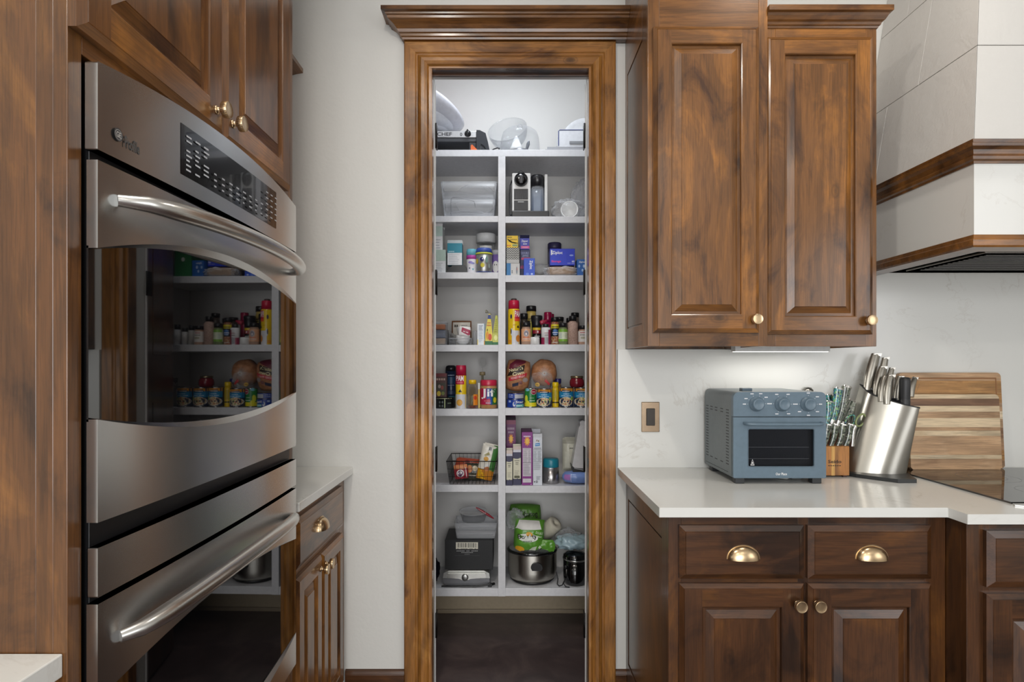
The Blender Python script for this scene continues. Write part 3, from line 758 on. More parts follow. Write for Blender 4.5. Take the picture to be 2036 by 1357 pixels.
# ---- cooktop
o = MB().prism([(1.43, 2.203), (1.43, 1.658), (2.34, 1.658), (2.34, 2.203)], 'z', CT + .0003, CT + .0055, BGLASS)
L = (1.43, 1.658, CT)
t = thing('cooktop', 'black glass induction cooktop let into the white countertop', 'cooktop', L)
o.build('glass', t, off=L, bevel=.001)
m = MB()
for cx, cy, r in ((1.66, 2.02, .09), (1.66, 1.80, .075), (2.05, 2.02, .075), (2.08, 1.80, .1)):
    for r_ in (r, r * .6):
        n = 48; vs = []
        for i in range(n):
            a = 2 * PI * i / n
            for q_ in (r_, r_ - .001): vs.append((cx + q_ * math.cos(a), cy + q_ * math.sin(a), CT + .0057))
        m.add(vs, [(2 * i, (2 * i + 2) % (2 * n), (2 * i + 3) % (2 * n), 2 * i + 1) for i in range(n)], C('77797c', .3))
m.build('burner_rings', t, off=L)
m = MB(); m.prism([(1.417, 1.632), (1.447, 1.612), (1.60, 1.612), (1.60, 1.648), (1.425, 1.648)], 'z', CT + .0004, CT + .004, C('c9c8c4', .25, 1)); 
m.prints([('r', -.6 + .3 * i, -.5 + .3 * i, .2, .8, '2b2b2d') for i in range(5)], lambda u, v, l: (1.5 + u * .06, 1.618 + v * .022, CT + .0042 + l), .06, .02)
o = m.build('steel_ruler', bevel=.0006); tag(o, 'flat silver metal strip lying in front of the cooktop corner', 'metal strip')
# ---- switch
L = (PX(1293, 2.229), 2.2295, PZ(829.5, 2.229))
t = thing('light_switch', 'bronze switch plate with dark rocker on the backsplash by the pantry', 'light switch', L)
m = B(-.0345, .0345, -.005, 0, -.0575, .0575, C('b09a82', .22, 1)); m.build('plate', t, bevel=.002)
B(-.0165, .0165, -.009, -.005, -.033, .033, C('3a342f', .3, .3)).build('rocker', t, bevel=.002)
m = MB()
for z in (-.048, .048): m.lathe([(0, -.005), (.003, -.005), (.0025, -.0062), (0, -.0064)], C('6f6257', .3, 1), M=Matrix.Translation((0, 0, z)) @ Matrix.Rotation(-PI / 2, 4, 'X') @ Matrix.Scale(-1, 4, (0, 0, 1)), seg=12)
m.build('screw', t)
# ================================================================ pantry shelving
SY0, SY1 = 2.780, 3.0795
L = (-.035, SY0, 0)
t = thing('pantry_shelving', 'white built-in pantry shelving with a centre divider and seven levels', 'shelving', L)
ZS = {'T': 2.334, 'L2': 2.018, 'R2': 2.016, 'L3': 1.749, 'R3': 1.735, 'L4': 1.402, 'R4': 1.404, 'L5': 1.096, 'R5': 1.100, 'L6': .732, 'R6': .728, 'L7': .238, 'R7': .239}
TH = {'T': .032, 'L2': .029, 'R2': .031, 'L3': .031, 'R3': .033, 'L4': .032, 'R4': .033, 'L5': .034, 'R5': .035, 'L6': .033, 'R6': .034, 'L7': .038, 'R7': .038}
DV0, DV1 = PX(990.5, SY0), PX(1005, SY0)
for k, z in ZS.items():
    if k == 'T': a, b = -.4598, .5598
    elif k[0] == 'L': a, b = -.4598, DV0
    else: a, b = DV1, .5598
    B(a, b, SY0 + (.0015 if k != 'T' else 0), SY1, z - TH[k], z, SHELF).build('shelf', t, off=L, bevel=.0012)
B(DV0, DV1, SY0, SY1, .20, 2.302, SHELF).build('divider', t, off=L, bevel=.0012)
for k, z in ZS.items():
    if k in ('L3', 'R4', 'L5'):
        pass
# ================================================================ generic goods
def carton(name, label, px0, px1, pt, zb, Y, d, col, pr=(), cat='box', group=None, rot=0, top=None, sidec=None, rough=.45, flap=False, h=None, X0=None, side=()):
    """upright carton; Y is its front face"""
    a, b = (PX(px0, Y), PX(px1, Y)) if X0 is None else X0
    w_ = b - a; h = h or PZ(pt, Y) - zb
    t = thing(name, label, cat, ((a + b) / 2, Y + d / 2, zb + .0004), rot, group)
    m = MB(); hw = w_ / 2
    sc_ = sidec or col
    m.add([(-hw, -d / 2, 0), (hw, -d / 2, 0), (hw, d / 2, 0), (-hw, d / 2, 0), (-hw, -d / 2, h), (hw, -d / 2, h), (hw, d / 2, h), (-hw, d / 2, h)],
          [(0, 3, 2, 1), (4, 5, 6, 7), (0, 1, 5, 4), (1, 2, 6, 5), (2, 3, 7, 6), (3, 0, 4, 7)], [C(sc_, rough), C(top or sc_, rough), C(col, rough), C(sc_, rough), C(sc_, rough), C(sc_, rough)])
    o = m.build('carton', t, bevel=.0008, seg=1)
    if pr: MB().prints(pr, lambda u, v, l: (u * hw, -d / 2 - l, v * h), hw, h, .0006).build('printed_front', o)
    if side: MB().prints(side, lambda u, v, l: (-hw - l, -u * d / 2, v * h), d / 2, h, .0006).build('printed_side', o)
    if flap:
        f = MB().add([(-hw, -d / 2, h), (hw, -d / 2, h), (hw, -d / 2 + .006, h + .016), (-hw, -d / 2 + .006, h + .016)], [(0, 1, 2, 3)], C(flap if isinstance(flap, str) else col, rough))
        f.build('flap', t, solid=.0008); f = MB()
        f.add([(-hw, d / 2, h), (hw, d / 2, h), (hw, d / 2 + .004, h + .02), (-hw, d / 2 + .004, h + .02)], [(0, 1, 2, 3)], C(col, rough))
        f.build('flap', t, solid=.0008)
    return t
def vessel(name, label, px0, px1, pt, zb, Y, parts, pr=(), cat='jar', group=None, prR=1.0, tilt=0, h=None, flatY=1.0, tr=None):
    """turned container; Y is its axis; parts = (part name, [(r fraction, z fraction)], material)"""
    a, b = PX(px0, Y), PX(px1, Y); R = (b - a) / 2; H = h or PZ(pt, Y) - zb
    t = thing(name, label, cat, ((a + b) / 2, Y, zb + .0004), 0, group, tilt)
    body = None
    for pn, pf, mt in parts:
        o = MB().lathe([(r * R, z * H) for r, z in pf], C(mt) if isinstance(mt, str) else mt, sy=flatY).build(pn, t)
        body = body or o
    if pr:
        def fn(u, v, l):
            a_ = math.asin(max(-.999, min(.999, u))); r = R * prR + l
            return (r * math.sin(a_), -r * math.cos(a_) * flatY, v * H)
        MB().prints(pr, fn, R, H, .0006).build('printed_label', body)
    return t
def pouch_geo(w_, h, d, rnd=.3, p=2.5, crimp=.0, wr=.002, seed=0, n=22):
    def dep(u, v):
        w2 = 2 * v - 1
        return d / 2 * (max(0, 1 - abs(u) ** p) * max(0, 1 - abs(w2) ** p)) ** .5
    def fn(u, v, l, s=-1):
        w2 = 2 * v - 1
        x = w_ / 2 * u * math.sqrt(max(0, 1 - rnd * w2 * w2 / 2)); z = h * (.5 + .5 * w2 * math.sqrt(max(0, 1 - rnd * u * u / 2)))
        dd = dep(u, v); nz = noise.noise(Vector((x * 38 + seed * 3.1, z * 38, s * 3 + seed))) + .5 * noise.noise(Vector((x * 90 + seed, z * 90, s * 5)))
        e = min(1, (1 - abs(u)) * 5, (1 - abs(w2)) * 5 + .15)
        return (x, s * (dd + l + wr * nz * max(0, e) ** .5 * 1.2 + .0004), z)
    return fn
def pouch(name, label, px0, px1, pt, pb, Y, d, mat, pr=(), cat='bag', tilt=0, rnd=.3, p=2.5, wr=.002, seed=0, group=None, zb=None, crimp=True, part='pack', extra=None, rotz=0):
    """flexible pack, Y is its middle plane; px/py box is the untilted outline"""
    a, b = PX(px0, Y), PX(px1, Y); w_ = b - a; z0 = PZ(pb, Y) if zb is None else zb; h = PZ(pt, Y) - z0
    # tilt about the centre of the pack
    cx, cz = (a + b) / 2, z0 + h / 2
    ox = cx - math.sin(tilt) * h / 2; oz = cz - math.cos(tilt) * h / 2
    t = thing(name, label, cat, (ox, Y, oz + .0004), rotz, group, tilt)
    n = 24; fn = pouch_geo(w_, h, d, rnd, p, 0, wr, seed); m = MB(); 
    for s in (-1, 1):
        vs = [fn(-1 + 2 * i / n, j / n, 0, s) for j in range(n + 1) for i in range(n + 1)]
        m.add(vs, [((j * (n + 1) + i, j * (n + 1) + i + 1, (j + 1) * (n + 1) + i + 1, (j + 1) * (n + 1) + i)[::-s]) for j in range(n) for i in range(n)], mat if not isinstance(mat, str) else C(mat, .3), True)
    o = m.build(part, t)
    if pr: MB().prints(pr, fn, w_ / 2, h, .0012 + wr * .45).build('printed_label', o)
    if crimp:
        c = MB(); k = 12; vs = []
        for i in range(k + 1):
            x = -w_ / 2 * .8 + w_ * .8 * i / k
            vs += [(x, .0015 * math.sin(i * 2), h * (.985 - rnd * .1)), (x, .003 * math.sin(i * 2.3), h * (1.03 - rnd * .08))]
        c.add(vs, [(2 * i, 2 * i + 2, 2 * i + 3, 2 * i + 1) for i in range(k)], mat if not isinstance(mat, str) else C(mat, .3), True)
        c.build('seal', t, solid=.0006)
    return t
def blob(m, c, r, mat, amp=.08, sc_=3, seed=0, n=24, k=16, p=1.0, M=None):
    vs = []; fs = []
    for j in range(k + 1):
        th = PI * j / k
        for i in range(n):
            ph = 2 * PI * i / n
            def e(x): return math.copysign(abs(x) ** p, x)
            v = Vector((e(math.sin(th)) * e(math.cos(ph)), e(math.sin(th)) * e(math.sin(ph)), e(math.cos(th))))
            f = 1 + amp * (noise.noise(v * sc_ + Vector((seed, seed * 2, 0))) + .5 * noise.noise(v * sc_ * 2.7 + Vector((seed, 0, 0))))
            vs.append((c[0] + v.x * r[0] * f, c[1] + v.y * r[1] * f, c[2] + v.z * r[2] * f))
    for j in range(k):
        for i in range(n):
            q = (i + 1) % n; fs.append((j * n + i, (j + 1) * n + i, (j + 1) * n + q, j * n + q))
    return m.add(vs, fs, mat, True, M)
def lines(u0, u1, v0, v1, n, col, lw=.35, rag=.3, seed=1):
    r_ = random.Random(seed); o = []
    for i in range(n):
        v = v1 - (v1 - v0) * i / max(1, n - 1); hh = (v1 - v0) / max(1, n) * lw
        o.append(('r', u0, u1 - (u1 - u0) * rag * r_.random(), v - hh / 2, v + hh / 2, col))
    return o
def can_prof(l=.04): return [(.93, 0), (1, .015), (1, .03), (.975, .04), (.975, .96), (1, .97), (1, .99), (.95, 1.0), (.93, .985), (0, .985)]
TIN = C('b9b8b4', .25, 1)
DW = 'e8e8e6'
# ================================================================ top shelf
ZT_ = ZS['T']
def bowl(name, label, c, R, H, mat, cat='bowl', tilt=0, rotx=0, inner=None, oval=1.0, part='bowl_body', th=.004, foot=.45):
    t = thing(name, label, cat, c, 0, None, tilt); t.rotation_euler[0] = rotx
    out = [(0, 0), (foot * R, 0), (foot * R, .004)] + [(R * (foot + (1 - foot) * math.sin(a * PI / 2 / 8)), .004 + (H - .004) * (1 - math.cos(a * PI / 2 / 8))) for a in range(1, 9)]
    inn = [(r - th, z + th * .4) for r, z in out[::-1][:-2] if r > th * 2] + [(0, .005)]
    m = MB(); n = len(out); mi = inner or mat
    m.lathe(out + inn, [C(mat, .2) if isinstance(mat, str) else mat] * n + [C(mi, .25) if isinstance(mi, str) else mi] * (len(inn)), seg=40, sy=oval)
    m.build(part, t)
    return t
bowl('serving_bowl', 'large white bowl under the pink one at the left of the top shelf', (PX(868, 2.95), 2.935, PZ(259, 2.935)), .115, .055, 'd9dbe2', rotx=.0, tilt=.10)
bowl('serving_bowl', 'large pink-lined white bowl tipped on its side at the left of the top shelf', (-.41, 2.92, 2.545), .175, .066, 'd6d6de', inner='e3c0cc', rotx=-.12, tilt=.50)
# griddle appliance
L = (PX(906, 2.82), 2.82, ZT_ + .0005)
t = thing('electric_griddle', 'silver and black electric griddle with a knob and black end handle on the top shelf', 'griddle', L)
xa, xb = PX(845, 2.82), PX(949, 2.82); zt = PZ(260, 2.82); zm = PZ(273, 2.82)
m = B(xa, xb - .004, 2.822, 3.03, zm, zt, C('c9c9cc', .3, .8)); m.box(xa, xb - .004, 2.826, 3.03, PZ(281, 2.82), zm, C('3c3d42', .4)); m.build('body', t, off=L, bevel=.003)
m = MB().prints([('t', -.25, .5, .55, .55, 'CHEF', '303034'), ('e', .37, .45, .045, .26, '4a4a4e'), ('e', .37, .45, .025, .14, '9a9a9c')], lambda u, v, l: ((xa + xb) / 2 + u * .13, 2.822 - l, zm + v * (zt - zm)), .13, zt - zm, .0006); m.build('lettering', t, off=L)
m = MB().lathe([(0, 0), (.016, 0), (.016, .003), (.013, .005), (.012, .016), (0, .017)], C('1b1b1e', .3), M=Matrix.Translation((PX(930, 2.82), 2.822, PZ(266, 2.82))) @ Matrix.Rotation(PI / 2, 4, 'X')); m.box(PX(930, 2.82) - .003, PX(930, 2.82) + .003, 2.797, 2.806, PZ(266, 2.82) - .013, PZ(266, 2.82) + .013, C('1b1b1e', .3)); m.build('knob', t, off=L)
m = MB()
xh = xb
m.prism([(xh - .004, zt + .003), (xh + .012, zt + .002), (xh + .04, zt - .012), (xh + .052, ZT_ + .05), (xh + .062, ZT_ + .001), (xh + .05, ZT_ + .001), (xh + .036, ZT_ + .03), (xh + .018, ZT_ + .045), (xh + .012, ZT_ + .001), (xh - .004, ZT_ + .001)], 'y', 2.818, 2.85, C('25282f', .3))
m.prism([(xh - .004, zt + .003), (xh + .012, zt + .002), (xh + .04, zt - .012), (xh + .052, ZT_ + .05), (xh + .062, ZT_ + .001), (xh + .05, ZT_ + .001), (xh + .036, ZT_ + .03), (xh + .018, ZT_ + .045), (xh + .012, ZT_ + .001), (xh - .004, ZT_ + .001)], 'y', 2.98, 3.01, C('25282f', .3))
m.box(xh + .03, xh + .04, 2.85, 2.98, zt - .03, zt - .012, C('25282f', .3))
m.build('end_handle', t, off=L, bevel=.002)
m = B(PX(933, 2.83), xh - .006, 2.83, 2.86, ZT_ + .001, PZ(281, 2.82), C('2c2d32', .4)); m.box(xa, xa + .02, 2.83, 3.0, ZT_ + .001, PZ(281, 2.82), C('2c2d32', .4)); m.build('foot', t, off=L, bevel=.002)
o = MB().tube([(PX(866, 2.86) + .005 * i, 2.86 + .004 * math.sin(i), ZT_ + .006 + .022 * abs(math.sin(i * .55))) for i in range(13)], .003, C('1c1c20', .4), 8).build('power_cord', t, off=L)
o = MB().tube([(PX(976, 2.9), 2.88, ZT_ + .03), (PX(982, 2.9), 2.87, ZT_ + .036), (PX(989, 2.9), 2.865, ZT_ + .040), (PX(993, 2.9), 2.86, ZT_ + .036), (PX(992, 2.9), 2.855, ZT_ + .02), (PX(990, 2.9), 2.85, ZT_ + .0035), (PX(984, 2.9), 2.84, ZT_ + .0035)], .003, C('1c1c20', .4), 8).build('power_cord', t, off=L)
o = MB().prism([(0, 0), (.012, 0), (.036, -.0), (.030, .012), (.006, .036), (0, .03)], 'y', 0, .006, C('d0622e', .4)).build('price_tag', loc=(PX(936, 2.81), 2.808, ZT_ + .0005), bevel=.0008)
tag(o, 'orange tag standing under the griddle on the top shelf', 'tag')
# clear bowls
bowl('plastic_bowl', 'large clear plastic bowl leaning behind the clear cake dome on the top shelf', (PX(1016, 2.99), 2.985, ZT_ + .10), .10, .09, CLEAR, rotx=.9, tilt=-.35, part='bowl_body', th=.003)
t = thing('cake_dome', 'clear plastic dome with a wire loop standing upside down on the top shelf', 'dome', (PX(1034, 2.88), 2.885, ZT_ + .0005))
Rr = (PX(1074, 2.88) - PX(994, 2.88)) / 2
m = MB().lathe([(Rr, 0), (Rr * 1.0, .01), (Rr * .97, .06), (Rr * .93, .095), (Rr * .86, .118), (Rr * .7, .132), (Rr * .4, .139), (0, .141)], CLEAR, seg=40); m.build('dome', t)
m = MB().lathe([(Rr * 1.0, .0), (Rr * 1.02, .001), (Rr * 1.02, .004), (Rr, .005)], FILM, seg=40); m.build('rim', t)
m = MB().tube([(.012 * math.sin(a), 0, .144 + .010 * (1 - math.cos(a)) * 1.1 - .002) for a in [2 * PI * i / 14 for i in range(14)]], .0012, C('7c7d82', .25, .9), 6, closed=True); m.build('wire_loop', t)
t = thing('funnel', 'white cone and spoon shape inside the clear dome on the top shelf', 'kitchen tool', (PX(1034, 2.88), 2.88, ZT_ + .0006))
m = MB().lathe([(.030, .03), (.036, .036), (.026, .055), (.014, .085), (.004, .104), (0, .106)], C('f4f4f4', .2), (-.018, 0, 0), 24); m.lathe([(0, .0), (.035, .0), (.05, .012), (.052, .026), (.045, .027), (0, .02)], C('9a9ca2', .25, .6), (0, 0, 0), 28)
m.tube([(.03, -.01, .027), (.04, -.01, .06), (.043, -.012, .075)], [.006, .009, .004], C('6f727a', .2, .6), 8)
m.build('funnel_body', t)
# right end dishes
t = thing('baking_dish', 'white rectangular dish with blue rim standing on edge on the top shelf', 'dish', (PX(1158, 2.80), 2.802, ZT_ + .0225))
wd = (PX(1208, 2.80) - PX(1111, 2.80)); hd = PZ(258, 2.80) - ZT_ - .0225
m = MB().prism([(-wd / 2, 0), (wd / 2, 0), (wd / 2, hd), (-wd / 2 + .004, hd)], 'y', 0, .15, C('dddfe4', .2)); m.build('dish_body', t, bevel=.008, seg=3)
m = MB().tube([(-wd / 2 + .003, 0, .004), (-wd / 2 + .003, 0, hd - .006), (-wd / 2 + .008, 0, hd - .001), (wd / 2, 0, hd)], .0022, C('2c3a78', .3), 8); m.build('blue_rim', t)
m = B(-wd / 2 + .055, wd / 2, -.004, -.0005, .012, .026, C('8c8e92', .4)); m.build('label_strip', t, bevel=.001)
t = thing('oval_platter', 'white oval platter standing behind the blue-rimmed dish on the top shelf', 'platter', (PX(1168, 3.0), 3.0, ZT_ + .008))
M = Matrix.Rotation(math.radians(80), 4, 'X') @ Matrix.Translation((0, .125, 0))
m = MB().lathe([(0, 0), (.09, 0), (.115, .008), (.13, .018), (.128, .021), (.11, .012), (.09, .004), (0, .004)], C('e6e7ea', .2), seg=44, sy=.95, M=M); m.build('platter', t)
t = thing('flat_tray', 'flat grey tray lying under the blue-rimmed dish on the top shelf', 'tray', (PX(1136, 2.80) + .004, 2.902, ZT_ + .0005))
m = MB().prism([(-.13, -.115), (.16, -.115), (.16, .1), (-.12, .1), (-.135, -.09)], 'z', .0, .005, C('a9a9ad', .4)); m.prism([(-.12, -.1), (.15, -.1), (.15, .09), (-.11, .09)], 'z', .005, .0215, C('a2a3a8', .4)); m.build('tray', t, bevel=.002)
# ================================================================ level 2 left : clear containers
z = ZS['L2']
def tub(name, label, px0, px1, pt, zb, Y, d, taper=.08, mat=CLEAR, rim=True, h=None, cat='container', th=.0016, group=None):
    a, b = PX(px0, Y), PX(px1, Y); w_ = (b - a) / 2; H = h or PZ(pt, Y) - zb; d2 = d / 2
    t = thing(name, label, cat, ((a + b) / 2, Y + d2, zb + .0005), 0, group)
    def rr_(w0, d0, zz, r=.014):
        o = []
        for sx, sy, a0 in ((1, -1, -90), (1, 1, 0), (-1, 1, 90), (-1, -1, 180)):
            for k in range(5):
                an = math.radians(a0 + 22.5 * k); o.append((sx * (w0 - r) + r * math.cos(an), sy * (d0 - r) + r * math.sin(an), zz))
        return o
    m = MB(); R_ = [rr_(w_ * (1 - taper), d2 * (1 - taper), 0), rr_(w_ * (1 - taper * .5), d2 * (1 - taper * .5), H * .5), rr_(w_, d2, H)]
    n = 20
    for A, B_ in zip(R_, R_[1:]): m.add(A + B_, [(i, (i + 1) % n, n + (i + 1) % n, n + i) for i in range(n)], mat, True)
    m.add(R_[0], [tuple(range(n))[::-1]], mat); m.build('tub', t, solid=th)
    if rim: MB().tube([(x, y, H) for x, y, _ in R_[2]], .0022, mat if mat is not CLEAR else FILM, 6, closed=True).build('rim', t)
    return t
tub('storage_container', 'big square clear plastic tub standing on the shelf under the bowls', 876, 988, 362, z, 2.80, .16, .12, mat=FOG)
bowl('plastic_bowl', 'round cloudy plastic bowl behind the square tub', (PX(946, 2.99), 3.02, z + .10), .105, .07, FOG, rotx=1.15, part='bowl_body', th=.003)
for i, (dx, dz, tl) in enumerate(((0, .0, .0), (.01, .012, .03), (-.008, .026, -.03))):
    t = thing('container_lid', ('lowest', 'middle', 'top')[i] + ' of the three clear lids stacked inside the square tub', 'lid', (PX(930, 2.86) + dx, 2.885, z + .004 + dz), 0, 'clear lids in the square tub', tl)
    MB().lathe([(0, .004), (.075, .004), (.085, 0), (.088, .003), (.086, .009), (.078, .007), (0, .007)], FILM, seg=32, sy=.72).build('lid', t)
t = thing('container_lid', 'wide clear lid lying at the left end of the shelf below the griddle', 'lid', (PX(870, 2.9), 2.95, z + .0006), 0, None, 0)
MB().lathe([(0, .03), (.05, .028), (.075, .016), (.085, .0), (.088, .0), (.077, .02), (.05, .031), (0, .034)], FILM, seg=32).build('lid', t)
t = thing('wire_rack', 'thin bent wire stand in front of the clear tub', 'wire stand', (PX(897, 2.79), 2.792, z + .0005))
MB().tube([(0, 0, 0.001), (-.002, 0, .06), (0, 0, .085), (.01, 0, .093), (.05, 0, .088), (.11, 0, .072), (.115, .02, .05)], .0011, C('85868a', .3, .8), 6).build('wire', t)
# ---- level 2 right : coffee machine
z = ZS['R2']
Y = 2.815; xa, xb = PX(1017, Y), PX(1090, Y); L = ((xa + xb) / 2, Y, z + .0005)
t = thing('coffee_machine', 'small white and black capsule coffee machine with a water tank on the shelf', 'coffee machine', L)
zt = PZ(344, Y); xs = PX(1055, Y)
m = B(xa + .003, xs, Y, Y + .2, z + .034, zt, C('e3e2e0', .3)); m.box(PX(1083, Y), xb - .002, Y + .01, Y + .2, z + .034, zt - .002, C('dcdbd9', .3)); m.box(xs, PX(1083, Y), Y + .06, Y + .2, z + .034, zt, C('dcdbd9', .3)); m.build('housing', t, off=L, bevel=.004)
m = B(xa + .001, xb + .003, Y - .012, Y + .21, z + .001, z + .033, C('2a2a2c', .3)); m.build('drip_base', t, off=L, bevel=.003)
m = MB()
for z0, z1 in ((PZ(397, Y), PZ(376, Y)), (PZ(419, Y), PZ(399, Y))):
    m.box(PX(1022, Y), PX(1050, Y), Y - .003, Y, z0, z1, C('1b1b1d', .3))
    for i in range(9): x_ = PX(1023.5 + 3 * i, Y); m.box(x_, x_ + .0025, Y - .0055, Y - .003, z0 + .002, z1 - .004, C('56565a', .3))
m.build('grille', t, off=L, bevel=.0006)
MB().lathe([(0, 0), (.034, 0), (.034, .006), (.030, .012), (.030, .02), (.012, .024), (0, .024)], BLACKG, M=Matrix.Translation((PX(1036, Y), Y, PZ(358, Y))) @ Matrix.Rotation(PI / 2, 4, 'X')).build('brew_head', t, off=L)
m = B(PX(1036, Y) - .008, PX(1036, Y) + .008, Y - .03, Y - .024, PZ(368, Y), PZ(352, Y), C('3a3a3d', .3)); m.build('spout', t, off=L, bevel=.002)
m = MB().tube([(PX(1024, Y), Y + .01, PZ(356, Y)), (PX(1026, Y), Y + .012, PZ(346, Y)), (PX(1036, Y), Y + .015, PZ(340, Y)), (PX(1045, Y), Y + .012, PZ(346, Y)), (PX(1048, Y), Y + .01, PZ(356, Y))], .006, BLACKG, 10); m.build('lever', t, off=L)
cx = PX(1069, Y)
MB().lathe([(0, z + .036), (.031, z + .036), (.032, PZ(368, Y)), (.0, PZ(368, Y))], clear('tank_plastic', (.72, .78, .88), .5, .05), (cx, Y + .034, 0), 28).build('water_tank', t, off=L)
MB().lathe([(.0, PZ(369, Y)), (.034, PZ(369, Y)), (.034, PZ(349, Y)), (.030, PZ(346, Y)), (0, PZ(345.5, Y))], C('232327', .25), (cx, Y + .034, 0), 28).build('tank_lid', t, off=L)
MB().prints([('t', 0, .35, 1.5, .5, 'MACHINE', 'dddddd')], lambda u, v, l: (PX(1036, Y) + u * .02, Y - .0056 - l, PZ(404, Y) + v * .012), .02, .012).build('lettering', t, off=L)
m = MB().tube([(xa + .004, Y + .05, PZ(352, Y)), (xa - .006, Y + .03, PZ(365, Y)), (xa - .009, Y + .02, PZ(385, Y)), (xa - .008, Y + .015, z + .02), (xa - .004, Y - .005, z + .012), (xa + .002, Y - .014, z + .012)], .003, C('1c1c20', .4), 8); m.build('power_cord', t, off=L)
# bag of cups
t = thing('plastic_bag', 'crumpled clear plastic bag of paper cups at the right of the coffee machine', 'bag', (PX(1136, 2.9), 2.90, z + .0006), 0)
m = MB(); blob(m, (-.02, -.01, .055), (.08, .07, .054), FILM, .22, 2.5, 3, 34, 24); m.build('bag_body', t)
m = MB(); M = Matrix.Rotation(math.radians(24), 4, 'Y'); blob(m, (-.015, .03, .135), (.042, .028, .105), FILM, .3, 2.6, 8, 30, 24, M=M); m.build('bag_neck', t)
m = MB(); blob(m, (.05, .04, .11), (.04, .03, .10), FILM, .3, 2.6, 5, 30, 20); m.build('bag_neck', t)
for i, (dx, dy, dz) in enumerate(((PX(1130, 2.82), 2.815, z + .0415), )):
    M = Matrix.Rotation(math.radians(100), 4, 'X') @ Matrix.Rotation(0, 4, 'Y')
    t = thing('cup_stack', 'stack of white paper cups lying in the clear bag, rims to the front', 'cups', (dx + .006, dy + .012, dz + .004))
    m = MB()
    for k in range(5): m.lathe([(.0, -.06), (.030, -.06), (.040, -.002), (.0425, 0), (.0415, .0015), (.038, -.002), (.029, -.055), (0, -.055)], C('ececea', .4), (0, 0, -.014 * k), 32, M=Matrix.Rotation(math.radians(84), 4, 'X') @ Matrix.Rotation(math.radians(-8), 4, 'Y'))
    m.build('cups', t)
# ================================================================ level 3 left
z = ZS['L3']
carton('carton', 'mint and white box at the bottom of the stack against the left door', 861, 886, 497, z, 2.80, .10, 'e6e7e8', [('r', -1, 1, .52, 1, 'b9cdc0')] + lines(-.75, .6, .08, .42, 5, 'a9adb2', .3), group='mint boxes', sidec='c9cecb')
zz = PZ(497, 2.80)
carton('carton', 'mint and white box on top of the stack against the left door', 862, 880, 450, zz + .0006, 2.805, .09, 'e9e9ea', [('r', -1, 1, .57, 1, 'bfd3cb')] + lines(-.7, .6, .08, .42, 4, 'a9adb2', .3), group='mint boxes', sidec='d3d6d6', flap='e9e9ea')
t = thing('black_case', 'flat black case under the teal and white box', 'case', (PX(908, 2.80), 2.85, z + .0005))
zc = PZ(530, 2.83) - z
MB().prism([(-.055, 0), (.05, 0), (.042, zc), (-.02, zc)], 'y', -.05, .03, C('1d1d20', .4)).build('case_body', t, bevel=.002)
carton('carton', 'open teal-topped white box tilted on the black case', 889.5, 919, 484, z + zc + .0012 + .002, 2.815, .05, 'e4e5e8', [('r', -1, 1, .56, 1, '1588a0'), ('t', -.45, .62, .8, .08, 'SENSITIVE', 'b7dbe4')] + lines(-.8, .7, .08, .48, 6, 'aeb2ba', .22), sidec='2b7f92', flap='cfd8dc')
def prof_cyl(): return [(0, 0), (.95, 0), (1, .02), (1, .70), (.98, .72), (0, .72)]
vessel('kids_cup', 'small white kids cup with magenta band and aqua lid', 927.5, 949, 497, z, 2.83, [('cup_body', [(0, 0), (.88, 0), (.93, .02), (1, .56), (1, .58), (0, .58)], 'eceaf0'), ('band', [(0, .58), (1.02, .585), (1.02, .74), (0, .745)], 'b0409a'), ('lid', [(0, .745), (1.0, .75), (1.0, .92), (.93, 1.0), (0, 1.0)], '6fb9cc')],
       [('e', -.2, .44, .4, .05, '9c8bd0'), ('e', .2, .40, .35, .04, '8f90cc'), ('e', -.35, .2, .1, .03, '444a60'), ('p', [(.05, .2), (.25, .1), (.45, .2), (.25, .17)], '3aa6b0')], 'cup')
vessel('lidded_canister', 'silver snack canister with yellow ring and navy lid printed with yellow spots', 945.5, 979, 495, z, 2.815, [('canister_body', [(0, 0), (.92, 0), (.97, .03), (.97, .74), (0, .74)], C('a8a8a6', .35, .7)), ('ring', [(0, .74), (1.0, .745), (1.0, .80), (0, .805)], 'd9dc4a'), ('lid', [(0, .805), (.97, .81), (.97, .9), (.86, .99), (0, 1.0)], '3c55a8')],
       [('e', -.78, .45, .14, .11, 'c9b22c'), ('e', -.2, .52, .24, .085, '262a66'), ('e', -.1, .54, .08, .03, 'e8e8e8'), ('e', -.12, .28, .24, .09, 'd8c838'), ('e', .35, .5, .14, .14, '7e9a92'), ('e', .62, .25, .1, .09, '95a09a'), ('r', -.9, .9, 0, .03, '3c4f9a')], 'canister')
vessel('purple_jar', 'purple and white lidded jar half hidden behind the divider', 977, 1002, 499, z, 2.87, [('jar_body', [(0, 0), (.95, 0), (1, .03), (1, .8), (0, .8)], '7b63a8'), ('lid', [(0, .8), (.98, .805), (.98, .97), (.9, 1), (0, 1)], 'b5b5bb')],
       [('e', -.3, .3, .5, .24, 'dcdad8'), ('e', -.45, .38, .07, .03, '3c3c48'), ('e', -.15, .38, .07, .03, '3c3c48')], 'jar')
t = vessel('glass_canister', 'clear canister with a wide white lid standing behind the spotted canister', 946.5, 986, 467, z, 2.955, [('glass', [(0, 0), (.84, 0), (.86, .02), (.86, .70), (.9, .74), (.9, .8), (0, .8)], CLEAR), ('lid', [(0, .80), (1, .80), (1, .985), (.96, 1), (0, 1)], 'dcdcda'), ('contents', [(0, .02), (.8, .02), (.8, .42), (0, .42)], 'b3b2b0')], [('r', -.7, .7, .57, .71, 'e2e0dc')], 'canister', prR=.83)
